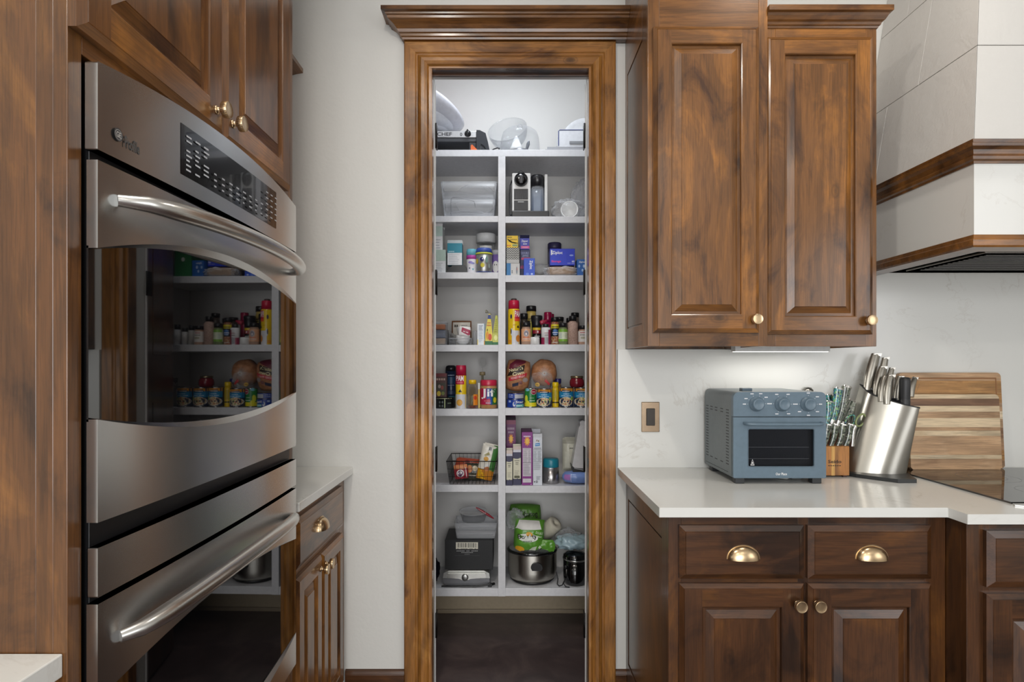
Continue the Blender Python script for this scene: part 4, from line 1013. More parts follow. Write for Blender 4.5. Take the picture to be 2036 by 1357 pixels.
# ================================================================ level 3 right
z = ZS['R3']; Yf = 2.812
z1 = PZ(524, Yf)
carton('carton', 'blue and grey box at the bottom of the stack beside the divider', 1007, 1033.5, 524, z, Yf, .09, 'c9c6c3', [('r', -1, -.36, 0, 1, '1a6fa6'), ('e', .55, .45, .12, .3, '7f8990'), ('e', .6, .55, .06, .12, 'b96a5a'), ('t', -.15, .35, .5, .12, 'N3', '555a60', 90)])
z2 = PZ(493, Yf)
t = carton('carton', 'zigzag patterned black and white box in the middle of the stack beside the divider', 1007, 1032.5, 493, z1 + .0006, Yf, .085, 'd9d7d2', [('r', -1, 1, .24, 1, CHEV), ('r', -1, 1, 0, .24, 'b5b3b0')])
carton('carton', 'yellow box on top of the zigzag box', 1007.5, 1030, 469, z2 + .0006, Yf, .08, 'f2c81c', [('t', -.45, .86, .8, .12, 'GLAD', '26221e'), ('t', .2, .66, 1.3, .10, 'ZIPPER', '6a4a10'), ('p', [(-.9, .7), (-.6, .5), (-.1, .38), (.5, .33), (1, .36), (1, .39), (.5, .37), (-.1, .43), (-.6, .57), (-.9, .76)], '4a4a18'), ('t', -.6, .17, .7, .15, '125', 'd0461a'), ('r', 0, .9, .09, .28, '9fb070'), ('t', .45, .185, .8, .1, 'STORAGE', '4c5c3a')])
t = carton('freezer_bag_box', 'dark blue bag box with pink band standing behind the upright blue box', 1034.5, 1054, 497, z, 2.875, .07, '23285c', [('t', 0, .88, 1.5, .08, 'DOUBLE', '9aa0c8'), ('t', .05, .78, 1.3, .07, 'ZIPPER', '9aa0c8'), ('r', -.8, 1, .64, .72, 'c92f6c'), ('t', -.15, .38, .7, .3, 'Freezer', 'd93a86', -90)])
zq = PZ(497, 2.875)
carton('freezer_bag_box', 'open small blue bag box perched on top with its flap up', 1034, 1052.5, 474, zq + .0006, 2.87, .06, '3a44b4', [('t', 0, .72, 1.4, .24, 'Zipper', 'f2f2f6'), ('t', .1, .48, .9, .14, 'bags', 'f2f2f6'), ('r', -.8, 1, .08, .30, 'e8589c'), ('t', .1, .19, 1.2, .1, 'FREEZER', 'f6d0e0')], flap='1c2048')
carton('bag_box', 'upright blue bag box with its white name running downwards', 1041.5, 1063.5, 514, z, 2.80, .06, '1f4ec4', [('t', .25, .62, .85, .52, 'Ziploc', 'f6f6f8', -90)[:1] + (.25, .62, 1.6, .22, 'Ziploc', 'f6f6f8', -90), ('e', -.35, .1, .28, .07, '5f86dc'), ('e', .45, .1, .2, .05, 'b0c4f0')], sidec='1b3f9c')
t = thing('bubble_wrap_roll', 'roll of clear plastic film lying behind the blue boxes', 'roll', (PX(1076, 2.99), 2.99, z + .0605))
m = MB(); blob(m, (0, 0, 0), (.075, .03, .026), FOG, .25, 5, 4, 30, 18, p=.7); m.build('roll', t)
t = thing('grey_box', 'plain grey box under the roll of film at the back', 'box', (PX(1078, 3.0), 2.995, z + .0005)); B(-.055, .05, -.03, .03, 0, .032, C('8f8e8c', .6)).build('box_body', t, bevel=.001)
vessel('dark_canister', 'dark purple canister behind the large blue bag box', 1089, 1116, 484, z, 2.99, [('canister_body', [(0, 0), (1, 0), (1, .84), (0, .84)], '3c3560'), ('lid', [(0, .84), (1.0, .84), (1.02, .86), (1.02, .97), (.9, 1), (0, 1)], '332d52')], [('t', .1, .72, .9, .05, 'PASTA', '8d88b0')], 'canister')
t = pouch('bread_pack', 'flat tan bread pack in crinkled film under the large blue bag box', 1085, 1146, 532, 548.5, 2.86, .11, 'a5886a', rnd=.15, p=6, wr=.003, seed=4, zb=z + .001, crimp=False, part='bread', cat='pack')
m = MB(); blob(m, (0, -.035, .022), (.083, .034, .021), FILM, .3, 4, 9, 34, 20, p=.7); blob(m, (-.07, -.03, .02), (.02, .025, .018), FILM, .4, 4, 2); m.build('film', t)
zz = PZ(532, 2.86) + .003
t = carton('storage_bag_box', 'large blue storage bag box lying on the tan bread pack', 1093.5, 1143, 495, zz, 2.822, .10, '1f39c6', [('r', -.93, -.82, .62, .92, 'e8e8ee'), ('t', -.42, .74, .86, .24, 'Ziploc', 'f4f4f6'), ('t', -.5, .23, .76, .17, 'Storage', 'ee3a8a'), ('t', .85, .24, .2, .1, '60', 'f4f4f6'), ('t', .68, .13, .55, .05, 'QUART BAGS', 'c8ccec'), ('e', .72, .6, .17, .06, '6f86de'), ('t', .72, .6, .24, .04, 'seal', 'e8e8f4')], sidec='2b3aa8', top='4a5cc8')
carton('carton', 'blue box with white rings at the right end beside the large blue bag box', 1147.5, 1171, 516, z, 2.80, .08, '2a64b0', [('t', -.2, .82, 1.0, .14, 'Ziploc', 'e8eef6'), ('e', -.65, .58, .16, .09, 'a9c6ea'), ('e', .15, .58, .18, .1, 'b8d0ee'), ('e', -.1, .33, .16, .09, 'a9c6ea')])
carton('carton', 'green box at the hidden right end of the shelf, seen only in the oven glass', 0, 0, 0, z, 2.83, .16, '2e7a46', [('e', 0, .6, .2, .07, 'e8e8e0')], h=.15, X0=(.405, .49))
# ================================================================ level 4 left
z = ZS['L4']
t = tub('acrylic_box', 'clear box with orange contents at the left end of the spice shelf', 858, 887, 641, z, 2.80, .09, .0, CLEAR, True)
m = MB(); m.box(-.03, .03, -.035, .035, .075, .10, C('b5652e', .6)); m.build('orange_contents', t, bevel=.004)
m = MB(); m.box(-.03, .03, -.035, .035, .003, .032, C('b7a08c', .6)); m.box(-.03, .03, -.03, .03, .033, .073, C('6a7186', .5)); m.build('packets', t, bevel=.004)
t = thing('card_rack', 'row of thin clear slats behind the clear tray', 'rack', (PX(893, 2.9), 2.9, z + .0005))
for i in range(5): MB().box(-.016 + i * .011, -.0145 + i * .011, -.05, .05, 0, .085 - .008 * i, FOG).build('slat', t)
MB().box(-.018, .035, -.05, .05, -.0001, .002, FOG).build('rack_base', t)
tub('clear_tray', 'low clear plastic tray with white bowls beside the clear box', 892, 937, 673.5, z, 2.80, .085, .02, CLEAR, True)
pouch('sugar_packet', 'cream pack with a brown border standing behind the white bowls', 898, 938, 638, 684, 2.955, .03, 'cfc9bf', [('r', -.98, .98, .93, .99, '6e4426'), ('r', -.98, -.86, .1, .95, '6e4426'), ('r', .86, .98, .1, .95, '6e4426'), ('t', -.5, .78, .4, .16, 'ge', '3a3026'), ('t', .3, .8, .6, .06, 'sweet', '8a8a86')], rnd=.02, wr=.001, crimp=False, seed=2, zb=z + .001)
zz = z + .0030
bowl('ramekin', 'lower white ribbed ramekin in the clear tray', (PX(920.5, 2.84), 2.842, zz), .0345, .044, 'e6e4e2', foot=.55)
bowl('ramekin', 'upper white ramekin leaning in the lower one with a crimson packet', (PX(920.5, 2.84), 2.846, zz + .040), .0345, .042, 'e3e1df', foot=.55, tilt=.12)
pouch('tea_packet', 'crimson and white packet tucked over the ramekins', 913, 935, 650, 668, 2.800, .006, 'e9e6e4', [('p', [(-.55, .9), (1, .66), (1, .12), (.75, .05), (-.6, .4)], 'a81c48'), ('t', .2, .42, 1.0, .16, 'HOT TEA', 'f0dfe4', -10)], tilt=.10, rnd=.1, wr=.001, crimp=False, seed=5)
vessel('glass_cup', 'small clear glass behind the white and blue box', 940, 951, 658, z, 2.88, [('glass', [(0, 0), (.8, 0), (.85, .05), (1, 1), (.93, 1), (.78, .08), (0, .06)], FOG)], cat='glass')
carton('carton', 'slim white and pale blue box with yellow corners left of the yellow bags', 949, 963.5, 644, z, 2.80, .04, 'e6ebf0', [('r', -1, -.75, 0, .25, 'e8d27a'), ('r', .8, 1, 0, .2, 'e8b04a'), ('r', .8, 1, .3, 1, '9fc6da')] + lines(-.6, .6, .7, .9, 4, '6f7f9a', .5) + lines(-.6, .5, .15, .6, 7, '9fb0c8', .3, .5, 4))
def gusset(label, px0, px1, pt, col, pr, seed):
    Y = 2.815; a, b = PX(px0, Y), PX(px1, Y); w_ = b - a; H = PZ(pt, Y) - z
    t = thing('pasta_bag', label, 'bag', ((a + b) / 2, Y, z + .0006), 0, 'yellow bags with green bases')
    m = MB(); n = 10
    def fn(u, v, l, s=-1):
        k = 1 - max(0, v - .3) / .7 * .8
        return (u * w_ / 2 * (1 - max(0, v - .35) / .65 * .72) + w_ * .10 * max(0, v - .4), s * (.022 * max(.06, 1 - v ** 1.4) + l + .0012 * noise.noise(Vector((u * 3, v * 9, seed)))), v * H)
    for s in (-1, 1): m.add([fn(-1 + 2 * i / n, j / 20, 0, s) for j in range(21) for i in range(n + 1)], [(j * (n + 1) + i, j * (n + 1) + i + 1, (j + 1) * (n + 1) + i + 1, (j + 1) * (n + 1) + i)[::-s] for j in range(20) for i in range(n)], C(col, .35), True)
    for u in (-1, 1): m.add([fn(u, j / 20, 0, s) for j in range(21) for s in (-1, 1)], [(2 * j, 2 * j + 1, 2 * j + 3, 2 * j + 2) for j in range(20)], C(col, .35), True)
    o = m.build('bag_body', t); MB().prints(pr, fn, w_ / 2, H, .001).build('printed_front', o)
gusset('yellow pasta bag with a blue top and red fruit print beside the slim white box', 965, 979.5, 625, 'e8d44c', [('r', -1, 1, 0, .12, '1f6b35'), ('r', -1, 1, .84, .97, '2a3f86'), ('t', .0, .63, 1.7, .06, 'VIGO', 'c42438'), ('t', 0, .71, 1.6, .05, 'RICE', 'c42438'), ('e', -.4, .3, .4, .13, 'e89a30'), ('e', .3, .25, .5, .11, 'd8502c'), ('e', -.5, .48, .2, .04, '8a7a20')], 1)
gusset('yellow-green pasta bag against the divider', 979.8, 993, 628, 'c9cc58', [('r', -1, 1, 0, .09, '1f6b35'), ('e', -.1, .24, .5, .09, 'eef0a0'), ('r', -.8, .6, .4, .9, 'b5ba4a')] + lines(-.7, .5, .45, .85, 7, 'a08a30', .3), 2)
o = MB().tube([(PX(965, 2.81) + .0028 * i, 2.812, PZ(619, 2.81) - .0012 * i + .002 * math.sin(i * 2)) for i in range(8)] + [(PX(978, 2.81), 2.812, PZ(626, 2.81))], [.006, .007, .007, .006, .004, .003, .003, .0025, .002], C('6f6a58', .3), 8, flat=((0, 1, 0), .25)).build('twist_clip')
tag(o, 'crinkled grey twist at the tip of the yellow pasta bag', 'bag clip')
# ================================================================ level 4 right : spices
z = ZS['R4']; Y1 = 2.812; Y2 = 2.875; Y3 = 2.945
def can_spray(label, px0, px1, pt, zb, Y, pr, tip=True):
    P = [('can_body', [(0, 0), (.96, 0), (1, .015), (1, .74), (.94, .765), (0, .765)], C('e8c51e', .25)), ('cap', [(0, .765), (.93, .765), (.91, .93), (.82, .955), (0, .955)], C('c41f42', .3))]
    if tip: P.append(('spray_tip', [(0, .955), (.5, .955), (.5, .99), (.3, 1.0), (0, 1.0)], C('4a3f3c', .4)))
    else: P[1] = ('cap', [(0, .765), (.97, .765), (.96, .975), (.88, 1.0), (0, 1.0)], C('b41a40', .3))
    return vessel('cooking_spray', label, px0, px1, pt, zb, Y, P, pr, 'spray can')
can_spray('yellow and silver cooking spray can with red cap standing tallest on the spice shelf', 1010, 1033.5, 594, z, 2.822, [('r', -.97, .97, 0, .30, 'd8d8dc'), ('r', -.97, -.35, 0, .32, 'e0b81a'), ('r', .12, .97, .50, .74, 'c41f42'), ('t', .62, .66, .95, .13, 'PAM', 'f6f2ee'), ('r', .15, .97, .50, .56, 'e0502a'), ('e', .68, .13, .36, .075, 'd0883a'), ('e', -.45, .6, .14, .05, '2c2c50'), ('e', -.35, .27, .18, .08, 'd8dce8'), ('e', -.45, .28, .08, .06, '23233c'), ('p', [(.45, .36), (.85, .36), (.65, .42)], '22221c'), ('t', .1, .42, .6, .02, 'original', 'b07c10'), ('r', -.85, -.4, .03, .1, 'd8902a')], True)
def shaker(name, label, px0, px1, pt, zb, Y, cap, body, lab, pr, cf=.78, capR=.95, cat='spice jar', group='spice jars', lz=(.14, .70), shoulder=.74, capcol=None):
    P = [('jar_body', [(0, 0), (.9, 0), (1, .03), (1, shoulder - .05), (capR * .92, shoulder), (capR * .92, cf), (0, cf)], body), ('cap', [(0, cf), (capR, cf), (capR, .985), (capR * .9, 1), (0, 1)], C(cap, .35))]
    if lab: P.append(('label_band', [(1.015, lz[0]), (1.015, lz[1])], C(lab, .5)))
    return vessel(name, label, px0, px1, pt, zb, Y, P, pr, cat, group, prR=1.02)
shaker('spice_jar', 'peppery spice jar with a peach label and a portrait, right of the spray can', 1036.5, 1055.5, 642, z, Y1, '17171a', C('b4917c', .4), 'e0a983', [('e', 0, .5, .5, .15, 'b8b4b8'), ('e', 0, .5, .36, .11, '807884'), ('e', 0, .47, .18, .06, 'd9d4d6'), ('r', -.7, .7, .22, .27, 'f0ddd0'), ('t', 0, .33, 1.2, .05, 'MUSTARD', 'c9453a'), ('t', 0, .245, 1.2, .035, 'SEASONING', '9a3a28')], cf=.80)
vessel('spice_grinder', 'black pepper grinder with yellow and red label behind the small white jar', 1055.5, 1078.5, 628, z, Y2, [('jar_body', [(0, 0), (.7, 0), (.8, .05), (.8, .6), (0, .6)], C('201d1d', .2)), ('grinder_cap', [(0, .6), (.84, .6), (.86, .68), (.96, .88), (1, .9), (1, .97), (.9, 1), (0, 1)], C('1e1e22', .35))],
       [('r', -.8, .8, .5, .58, 'd8b82a'), ('r', -.8, .8, .38, .5, '8f1f2e'), ('e', .2, .44, .13, .04, 'e8dcd8'), ('t', .1, .29, 1.1, .05, 'BLACK', 'e0e0e0'), ('t', .1, .22, 1.0, .035, 'PEPPER', 'c8c8c8')], 'spice jar', prR=.82)
vessel('small_white_jar', 'small plain white jar in front of the black pepper grinder', 1054.2, 1073, 671, z, 2.803, [('jar_body', [(0, 0), (.92, 0), (1, .08), (1, .82), (.93, .97), (.85, 1), (0, 1)], C('e6e5e3', .3))], cat='jar')
shaker('mustard_jar', 'tall yellow mustard jar with a black lid at the back', 1045.5, 1067, 609, z, Y3, '161618', C('b7a055', .35), None, [('r', -.8, .8, .15, .62, '2a281c'), ('r', -.2, .3, .2, .6, 'cfc240'), ('t', .1, .66, 1.2, .05, 'DIJON', '2a281c')], cf=.86, capR=.93, shoulder=.8, group=None)
shaker('spice_jar', 'dark spice jar with a black cap squeezed behind the spray can', 1034, 1050, 624, z, 2.882, '19191c', C('3b342c', .3), None, [('t', .1, .5, 1.1, .06, 'CLOVES', '8a8470')], cf=.82)
vessel('magenta_bottle', 'magenta squeeze bottle with a side nozzle behind the spices', 1081, 1097.5, 621.5, z, Y3, [('bottle_body', [(0, 0), (.95, 0), (1, .03), (1, .62), (.8, .7), (0, .7)], C('a30f46', .25)), ('cap', [(0, .7), (.85, .7), (.95, .78), (.95, .98), (.85, 1), (0, 1)], C('8f0f3e', .25))], cat='bottle')
vessel('magenta_bottle', 'second magenta bottle, a little lower, touching the first', 1092.5, 1102, 624, z, 2.993, [('bottle_body', [(0, 0), (.95, 0), (1, .03), (1, .7), (0, .7)], C('8f0f3e', .25)), ('cap', [(0, .7), (.95, .7), (.95, .98), (0, 1)], C('7a0c34', .25))], cat='bottle')
o = MB().lathe([(0, 0), (.009, 0), (.011, .006), (.011, .02), (.006, .024), (.006, .034), (0, .034)], C('a8324a', .3), seg=20, M=Matrix.Rotation(math.radians(68), 4, 'Y')).build('red_stopper', loc=(PX(1074, 2.83), 2.832, PZ(643, 2.83)))
tag(o, 'small red stopper lying on the spice caps behind the crimson tin', 'stopper')
t = vessel('pepper_tin', 'white and crimson pepper tin with a barcode', 1076, 1094.5, 645, z, Y1, [('tin_body', [(0, 0), (.98, 0), (.98, .80), (.92, .83), (0, .83)], C('dcdada', .35)), ('cap', [(0, .83), (.62, .83), (.62, .985), (.55, 1), (0, 1)], C('1a1a1c', .3))], [('r', -.97, -.3, 0, .34, '8d1a44'), ('r', .5, .97, 0, .72, '8d1a44'), ('r', -.25, .45, .02, .36, 'b5b5b8')] + [('r', -.2 + .11 * i, -.16 + .11 * i, .05, .33, '6a6a6e') for i in range(6)] + [('t', .1, .56, .8, .05, 'McCormick', '8d1a2c'), ('t', .1, .46, .7, .05, 'Pepper', '5a1a2c')], 'spice tin', None, flatY=.7)
shaker('spice_jar', 'crushed red pepper jar with a black and blue label and yellow header', 1095, 1112, 632, z, Y2 - .04, '17171a', CHILI, None, [('r', -.9, .9, .55, .74, 'e0cc28'), ('t', 0, .65, 1.5, .08, 'GROUND', '2a2a10'), ('r', -.95, .95, .30, .60, '14161c'), ('e', 0, .5, .55, .06, '3b6aa8'), ('e', 0, .41, .6, .07, '2f5a96'), ('t', 0, .44, 1.2, .05, 'CRUSHED', 'e6e8f0'), ('t', 0, .37, .9, .045, 'RED', 'c4d0e8'), ('t', 0, .08, 1.3, .05, 'PEPPER', 'd8d0c8')], cf=.84)
shaker('spice_jar', 'clear spice jar with a white and lime green label in front', 1110.5, 1128.5, 643, z, Y1, '17171a', C('7c8a5c', .35), 'dfe6c8', [('r', -.97, .97, .58, .70, '7fb33c'), ('r', -.97, .97, .14, .25, '7fb33c')] + lines(-.8, -.2, .3, .5, 5, '8fa8c0', .3) + lines(.3, .9, .35, .5, 3, '7a8a60', .3), cf=.80)
shaker('spice_jar', 'dark spice jar with a wide black cap behind the lime labelled jar', 1103.5, 1121, 631, z, Y3, '151518', C('4a4540', .3), None, [], cf=.86, capR=1.0)
shaker('spice_jar', 'clear jar of pink salt with a tall black cap', 1128.5, 1149, 629, z, Y1 + .006, '19191c', SALT, None, [], cf=.82, capR=.72, shoulder=.80, lz=(0, 0))
shaker('spice_jar', 'black-capped jar at the back, its cap left of the tall black cap', 1125.5, 1137, 633, z, 2.96, '17171a', C('5f5247', .3), None, [], cf=.84, capR=.95)
shaker('spice_jar', 'tallest black-capped jar at the back right of the spice shelf', 1134.5, 1152, 622.5, z, 2.915, '131316', C('6a5d55', .3), None, [], cf=.86, capR=.92)
shaker('spice_jar', 'spice jar with a white and red label at the right end by the door', 1149.5, 1168, 648, z, Y1, '17171a', C('c7a088', .4), 'e9e4de', [('t', -.1, .62, 1.0, .08, 'chai', 'c03a4c'), ('t', -.1, .5, 1.1, .06, '63.9', '3a3a3a'), ('r', -.5, .5, .3, .4, 'b8b49c')], cf=.80)
for i, (x, c1, hh) in enumerate(((.405, 'b9b3ac', .095), (.438, 'cfcac6', .085), (.475, 'e0dcd8', .10), (.515, '8a8580', .13))):
    t = thing('spice_jar', ('grey jar', 'pale jar', 'white jar', 'tall jar at the wall')[i] + ' past the door edge on spice shelf, seen in oven glass', 'spice jar', (x, 2.83, z + .0004), 0, 'spice jars')
    MB().lathe([(0, 0), (.014, 0), (.014, hh * .75), (0, hh * .75)], C(c1)).build('jar_body', t); MB().lathe([(0, hh * .75), (.013, hh * .75), (.013, hh), (0, hh)], C('17171a')).build('cap', t)
# ================================================================ level 5 left
z = ZS['L5']
zt_ = PZ(790.5, 2.84)
vessel('sardine_tin', 'wide low black tin at the bottom left of the peanut butter shelf', 862, 904.5, 791, z, 2.855, [('tin_body', [(0, 0), (.98, 0), (1, .04), (1, .93), (1.01, .95), (1.01, 1), (.96, 1), (.95, .96), (0, .96)], C('16191a', .3))],
       [('r', .12, .2, .05, .92, 'a9b880'), ('r', -.97, .97, .93, .99, 'b0b088'), ('e', -.3, .6, .08, .12, '6a7270'), ('e', -.05, .6, .08, .12, '6a7270'), ('e', -.3, .25, .08, .12, '5a6260'), ('e', -.05, .25, .08, .12, '5a6260'), ('t', .55, .5, .3, .2, 'BLACK', '6a7a66')], 'tin')
carton('food_box', 'dark red vegetable print box standing on the black tin', 866, 888, 743, zt_ + .0008, 2.83, .045, '4a2620', [('r', -1, 1, .86, 1, '6a1c20'), ('t', 0, .75, 1.7, .14, 'RICE', 'b89a8c'), ('r', -.8, .8, .2, .6, '35301c'), ('e', -.3, .45, .25, .08, '9a8a80'), ('e', .2, .4, .25, .09, '8a3a2a'), ('e', -.4, .15, .35, .11, 'c9b232'), ('e', .35, .16, .3, .08, '6f7a32')])
vessel('navy_canister', 'tall navy canister with a black lid between the red box and the spray can', 885.5, 908, 727, z, 2.94, [('canister_body', [(0, 0), (1, 0), (1, .86), (0, .86)], C('1d2a46', .3)), ('lid', [(0, .86), (1, .86), (.98, .93), (.85, .98), (.5, 1), (0, 1)], C('15161c', .3))], [('t', .05, .76, 1.3, .04, 'MORTON', '9aa8c0'), ('r', -.9, .9, .55, .72, '1f4266'), ('t', .05, .52, 1.2, .03, 'ICELAND', '8fa0b8'), ('r', -.8, .8, .3, .38, '2a3a5a'), ('r', -.3, .9, .12, .26, '1f6a7a')], 'canister')
can_spray('cooking spray can with crimson cap standing left of the honey bottle', 906, 927.5, 727, z, 2.815, [('r', -.97, .97, 0, .33, 'd3d3d8'), ('r', -.97, .6, .56, .76, 'b8183c'), ('t', -.15, .70, 1.35, .125, 'PAM', 'f4f0ee'), ('t', -.15, .6, 1.1, .04, 'ORIGINAL', 'e88a8a'), ('p', [(-.4, .38), (.25, .38), (-.08, .45)], '22221c'), ('e', -.2, .14, .52, .075, 'd49a3a'), ('e', -.2, .14, .38, .055, 'e0a848')], False)
honey = clear('honey_plastic', (.78, .68, .5), .5, .06)
vessel('honey_bottle', 'clear honey bottle with a yellow cap and a little honey left in it', 928, 951, 756, z, 2.815, [('bottle_body', [(0, 0), (.95, 0), (1, .04), (.98, .3), (.86, .45), (.98, .62), (.94, .72), (.66, .82), (.6, .86), (0, .86)], honey), ('cap', [(0, .86), (.66, .86), (.66, .985), (.6, 1), (0, 1)], C('eec21a', .3)), ('honey', [(0, .01), (.93, .01), (.95, .1), (0, .1)], C('7a2f14', .2)), ('core', [(0, .1), (.8, .1), (.8, .45), (0, .45)], C('94907e', .3))],
       [('r', .2, .9, .12, .5, 'e0861e'), ('e', .5, .38, .25, .07, 'c9401c'), ('e', -.15, .3, .2, .18, '5c5640')], 'bottle', prR=1.0)
vessel('oil_bottle', 'cloudy oil bottle with a tan cap behind the peanut butter', 952.5, 966, 740, z, 2.93, [('bottle_body', [(0, 0), (1.0, 0), (1, .55), (.6, .72), (.4, .8), (.4, .9), (0, .9)], clear('oil_plastic', (.55, .52, .42), .4, .05)), ('cap', [(0, .9), (.85, .9), (.85, .985), (.75, 1), (0, 1)], C('8f8060', .4))], cat='bottle')
carton('sweetener_box', 'thin yellow-edged white box between the honey and the peanut butter', 950.6, 954.2, 762, z, 2.83, .05, 'e9cf6a', [('r', -1, 1, .75, 1, 'dcdcd4')], cat='box')
o = MB().prism([(-.014, .02), (.014, .026), (.018, -.014), (-.004, -.022)], 'y', 0, .002, C('75736e', .4)).build('paper_tag', loc=(PX(959, 2.97), 2.97, PZ(723, 2.97))); 
tag(o, 'small grey paper tag on a thin stem above the oil bottle', 'tag')
MB().tube([(0, .001, -.018), (.002, 0, -.03), (0, 0, PZ(741, 2.97) - PZ(723, 2.97) )], .0006, C('75736e', .4), 6).build('stem', o)
vessel('peanut_butter_jar', 'peanut butter jar with a red lid and red, blue and green label', 954.5, 988.5, 756, z, 2.825, [('jar_body', [(0, 0), (.88, 0), (.98, .04), (.98, .74), (.92, .79), (.92, .8), (0, .8)], C('b98a5c', .25)), ('lid', [(0, .80), (.94, .80), (.96, .82), (.96, .975), (.9, 1), (0, 1)], C('c42a48', .3))],
       [('r', -.98, .98, .14, .71, 'b81f4a'), ('r', -.22, .6, .14, .71, '1d4a96'), ('r', .45, .98, .14, .71, '2f6a3a'), ('p', [(-.4, .14), (.2, .14), (.2, .36), (-.25, .33)], 'b81f4a'), ('t', -.02, .52, 1.55, .36, 'Jif', 'f6f4f2'), ('e', .72, .30, .16, .10, 'd8c82a'), ('t', -.1, .27, .75, .06, 'Creamy', 'e8a0a0'), ('r', -.3, .3, .19, .215, 'c9cce0')], 'jar', prR=1.0)
# ================================================================ level 5 right
z = ZS['R5']; Yc = 2.825
def food_can(name, label, px0, px1, pt, zb, Y, base, pr, cat='can', group=None, h=None):
    return vessel(name, label, px0, px1, pt, zb, Y, [('can_body', can_prof(), TIN), ('paper_label', [(.985, .05), (.985, .95)], C(base, .35))], pr, cat, group, prR=.99, h=h)
hT = PZ(793, Yc) - z
food_can('tuna_can', 'lower blue tuna can of the pair beside the divider', 1007.5, 1041.5, 793.5, z, Yc, '1d3f9c', [('r', .1, .97, .07, .42, '5aaeb4'), ('t', .45, .25, .7, .2, 'Chunk', 'e6f2f2'), ('t', .5, .68, .9, .26, 'Star', 'f2f2f6'), ('e', -.15, .42, .15, .26, 'e2e6ee'), ('e', -.1, .5, .1, .16, '2a5ab8'), ('r', -.75, -.5, .62, .85, '9fb0d8')], group='tuna cans')
food_can('tuna_can', 'upper blue and silver tuna can of the pair beside the divider', 1009, 1041, 782, PZ(793.5, Yc) + .0008, Yc + .002, '1d3f9c', [('r', -.1, .97, .12, .82, 'b8bac0'), ('t', -.55, .68, .5, .25, 'in water', 'd8def0'), ('t', -.55, .35, .5, .2, 'solid', 'd8def0')], group='tuna cans')
food_can('vegetable_can', 'green and yellow vegetable can with a red shield next to the tuna', 1043, 1066.5, 772.5, z, Yc + .005, '1f7a36', [('r', -.97, -.55, .3, .97, '2a8a3c'), ('e', -.55, .93, .32, .08, '7ab8cc'), ('e', .5, .82, .48, .15, 'e8d8d8'), ('e', .5, .82, .43, .13, '9c1a34'), ('t', .5, .82, .6, .06, 'FRESH', 'e8d8d8'), ('r', -.97, .97, .06, .26, 'e0d020'), ('e', -.7, .45, .22, .2, 'd8dc3a'), ('e', -.5, .25, .3, .12, 'e0d82a'), ('t', .25, .36, .9, .08, 'CORN', 'c8e0c0'), ('t', .2, .5, .7, .06, 'FIESTA', 'b0d0a8')])
bean_pr = [('r', -.97, .97, .80, .95, 'e0972a'), ('t', 0, .9, 1.2, .045, 'PREMIUM', '7a4a14'), ('r', -.97, .97, .50, .80, '1f86b8'), ('p', [(-.75, .78), (.5, .74), (.55, .84), (-.6, .88)], '1e2c50'), ('t', -.1, .81, 1.0, .065, 'FRESCO', 'e8e4da'), ('t', -.05, .68, .8, .05, 'White', 'cfe6f2'), ('t', -.05, .59, 1.3, .055, 'Navy Beans', 'd8ecf6'), ('r', -.97, .97, .05, .50, '1d2c48'), ('e', -.1, .30, .86, .24, 'd9d4cc'), ('e', -.1, .31, .78, .21, BEANS), ('e', .68, .45, .17, .11, 'c9d890'), ('e', .68, .45, .12, .08, '7fa832')]
for i, (a, b, lb, Yq) in enumerate(((1066.8, 1097.2, 'leftmost blue and orange bean can, in front of the right bread bag', Yc), (1111.5, 1140, 'middle blue and orange bean can, right of the yellow mustard bottle', Yc), (1141, 1171, 'rightmost blue and orange bean can, partly hidden by the door edge', Yc))):
    food_can('bean_can', lb, a, b, (773, 770.5, 771)[i], z, Yq, '1d2c48', bean_pr, group='bean salad cans')
vessel('mustard_bottle', 'yellow mustard bottle with a yellow cap between two bean cans', 1097.8, 1111, 760.5, z, Yc + .012, [('bottle_body', [(0, 0), (.96, 0), (1, .04), (1, .72), (.85, .8), (0, .8)], C('dcb81a', .3)), ('cap', [(0, .8), (.8, .8), (.95, .84), (.95, .97), (.85, 1), (0, 1)], C('ecc812', .3))], [('r', -.97, .97, .17, .22, '33301e'), ('r', -.9, .6, .3, .68, 'c9ae20')] + lines(-.7, .4, .33, .65, 6, '9a8a2a', .3), 'bottle')
vessel('navy_capped_bottle', 'bottle with a navy cap behind the yellow mustard cap', 1102, 1116, 753.5, z, 2.925, [('bottle_body', [(0, 0), (1, 0), (1, .75), (.8, .82), (0, .82)], C('8a6a50', .3)), ('cap', [(0, .82), (.95, .82), (1, .86), (1, .97), (.9, 1), (0, 1)], C('2c2a6a', .3))], cat='bottle')
zc = PZ(770.5, Yc)
vessel('salsa_jar', 'red salsa jar with a gold lid standing on the two right bean cans', 1132.5, 1161.5, 748, zc + .0008, Yc + .004, [('jar_body', [(0, 0), (.8, 0), (.98, .14), (1, .4), (.95, .6), (.8, .74), (.8, .8), (0, .8)], C('7c1a28', .2)), ('lid', [(0, .8), (.84, .8), (.86, .84), (.86, .97), (.8, 1), (0, 1)], C('8f8266', .3, .8))], cat='jar')
BREAD = speckle('bread_crust', 'a8714c', 'c08a62', 60, .35, .65, .5)
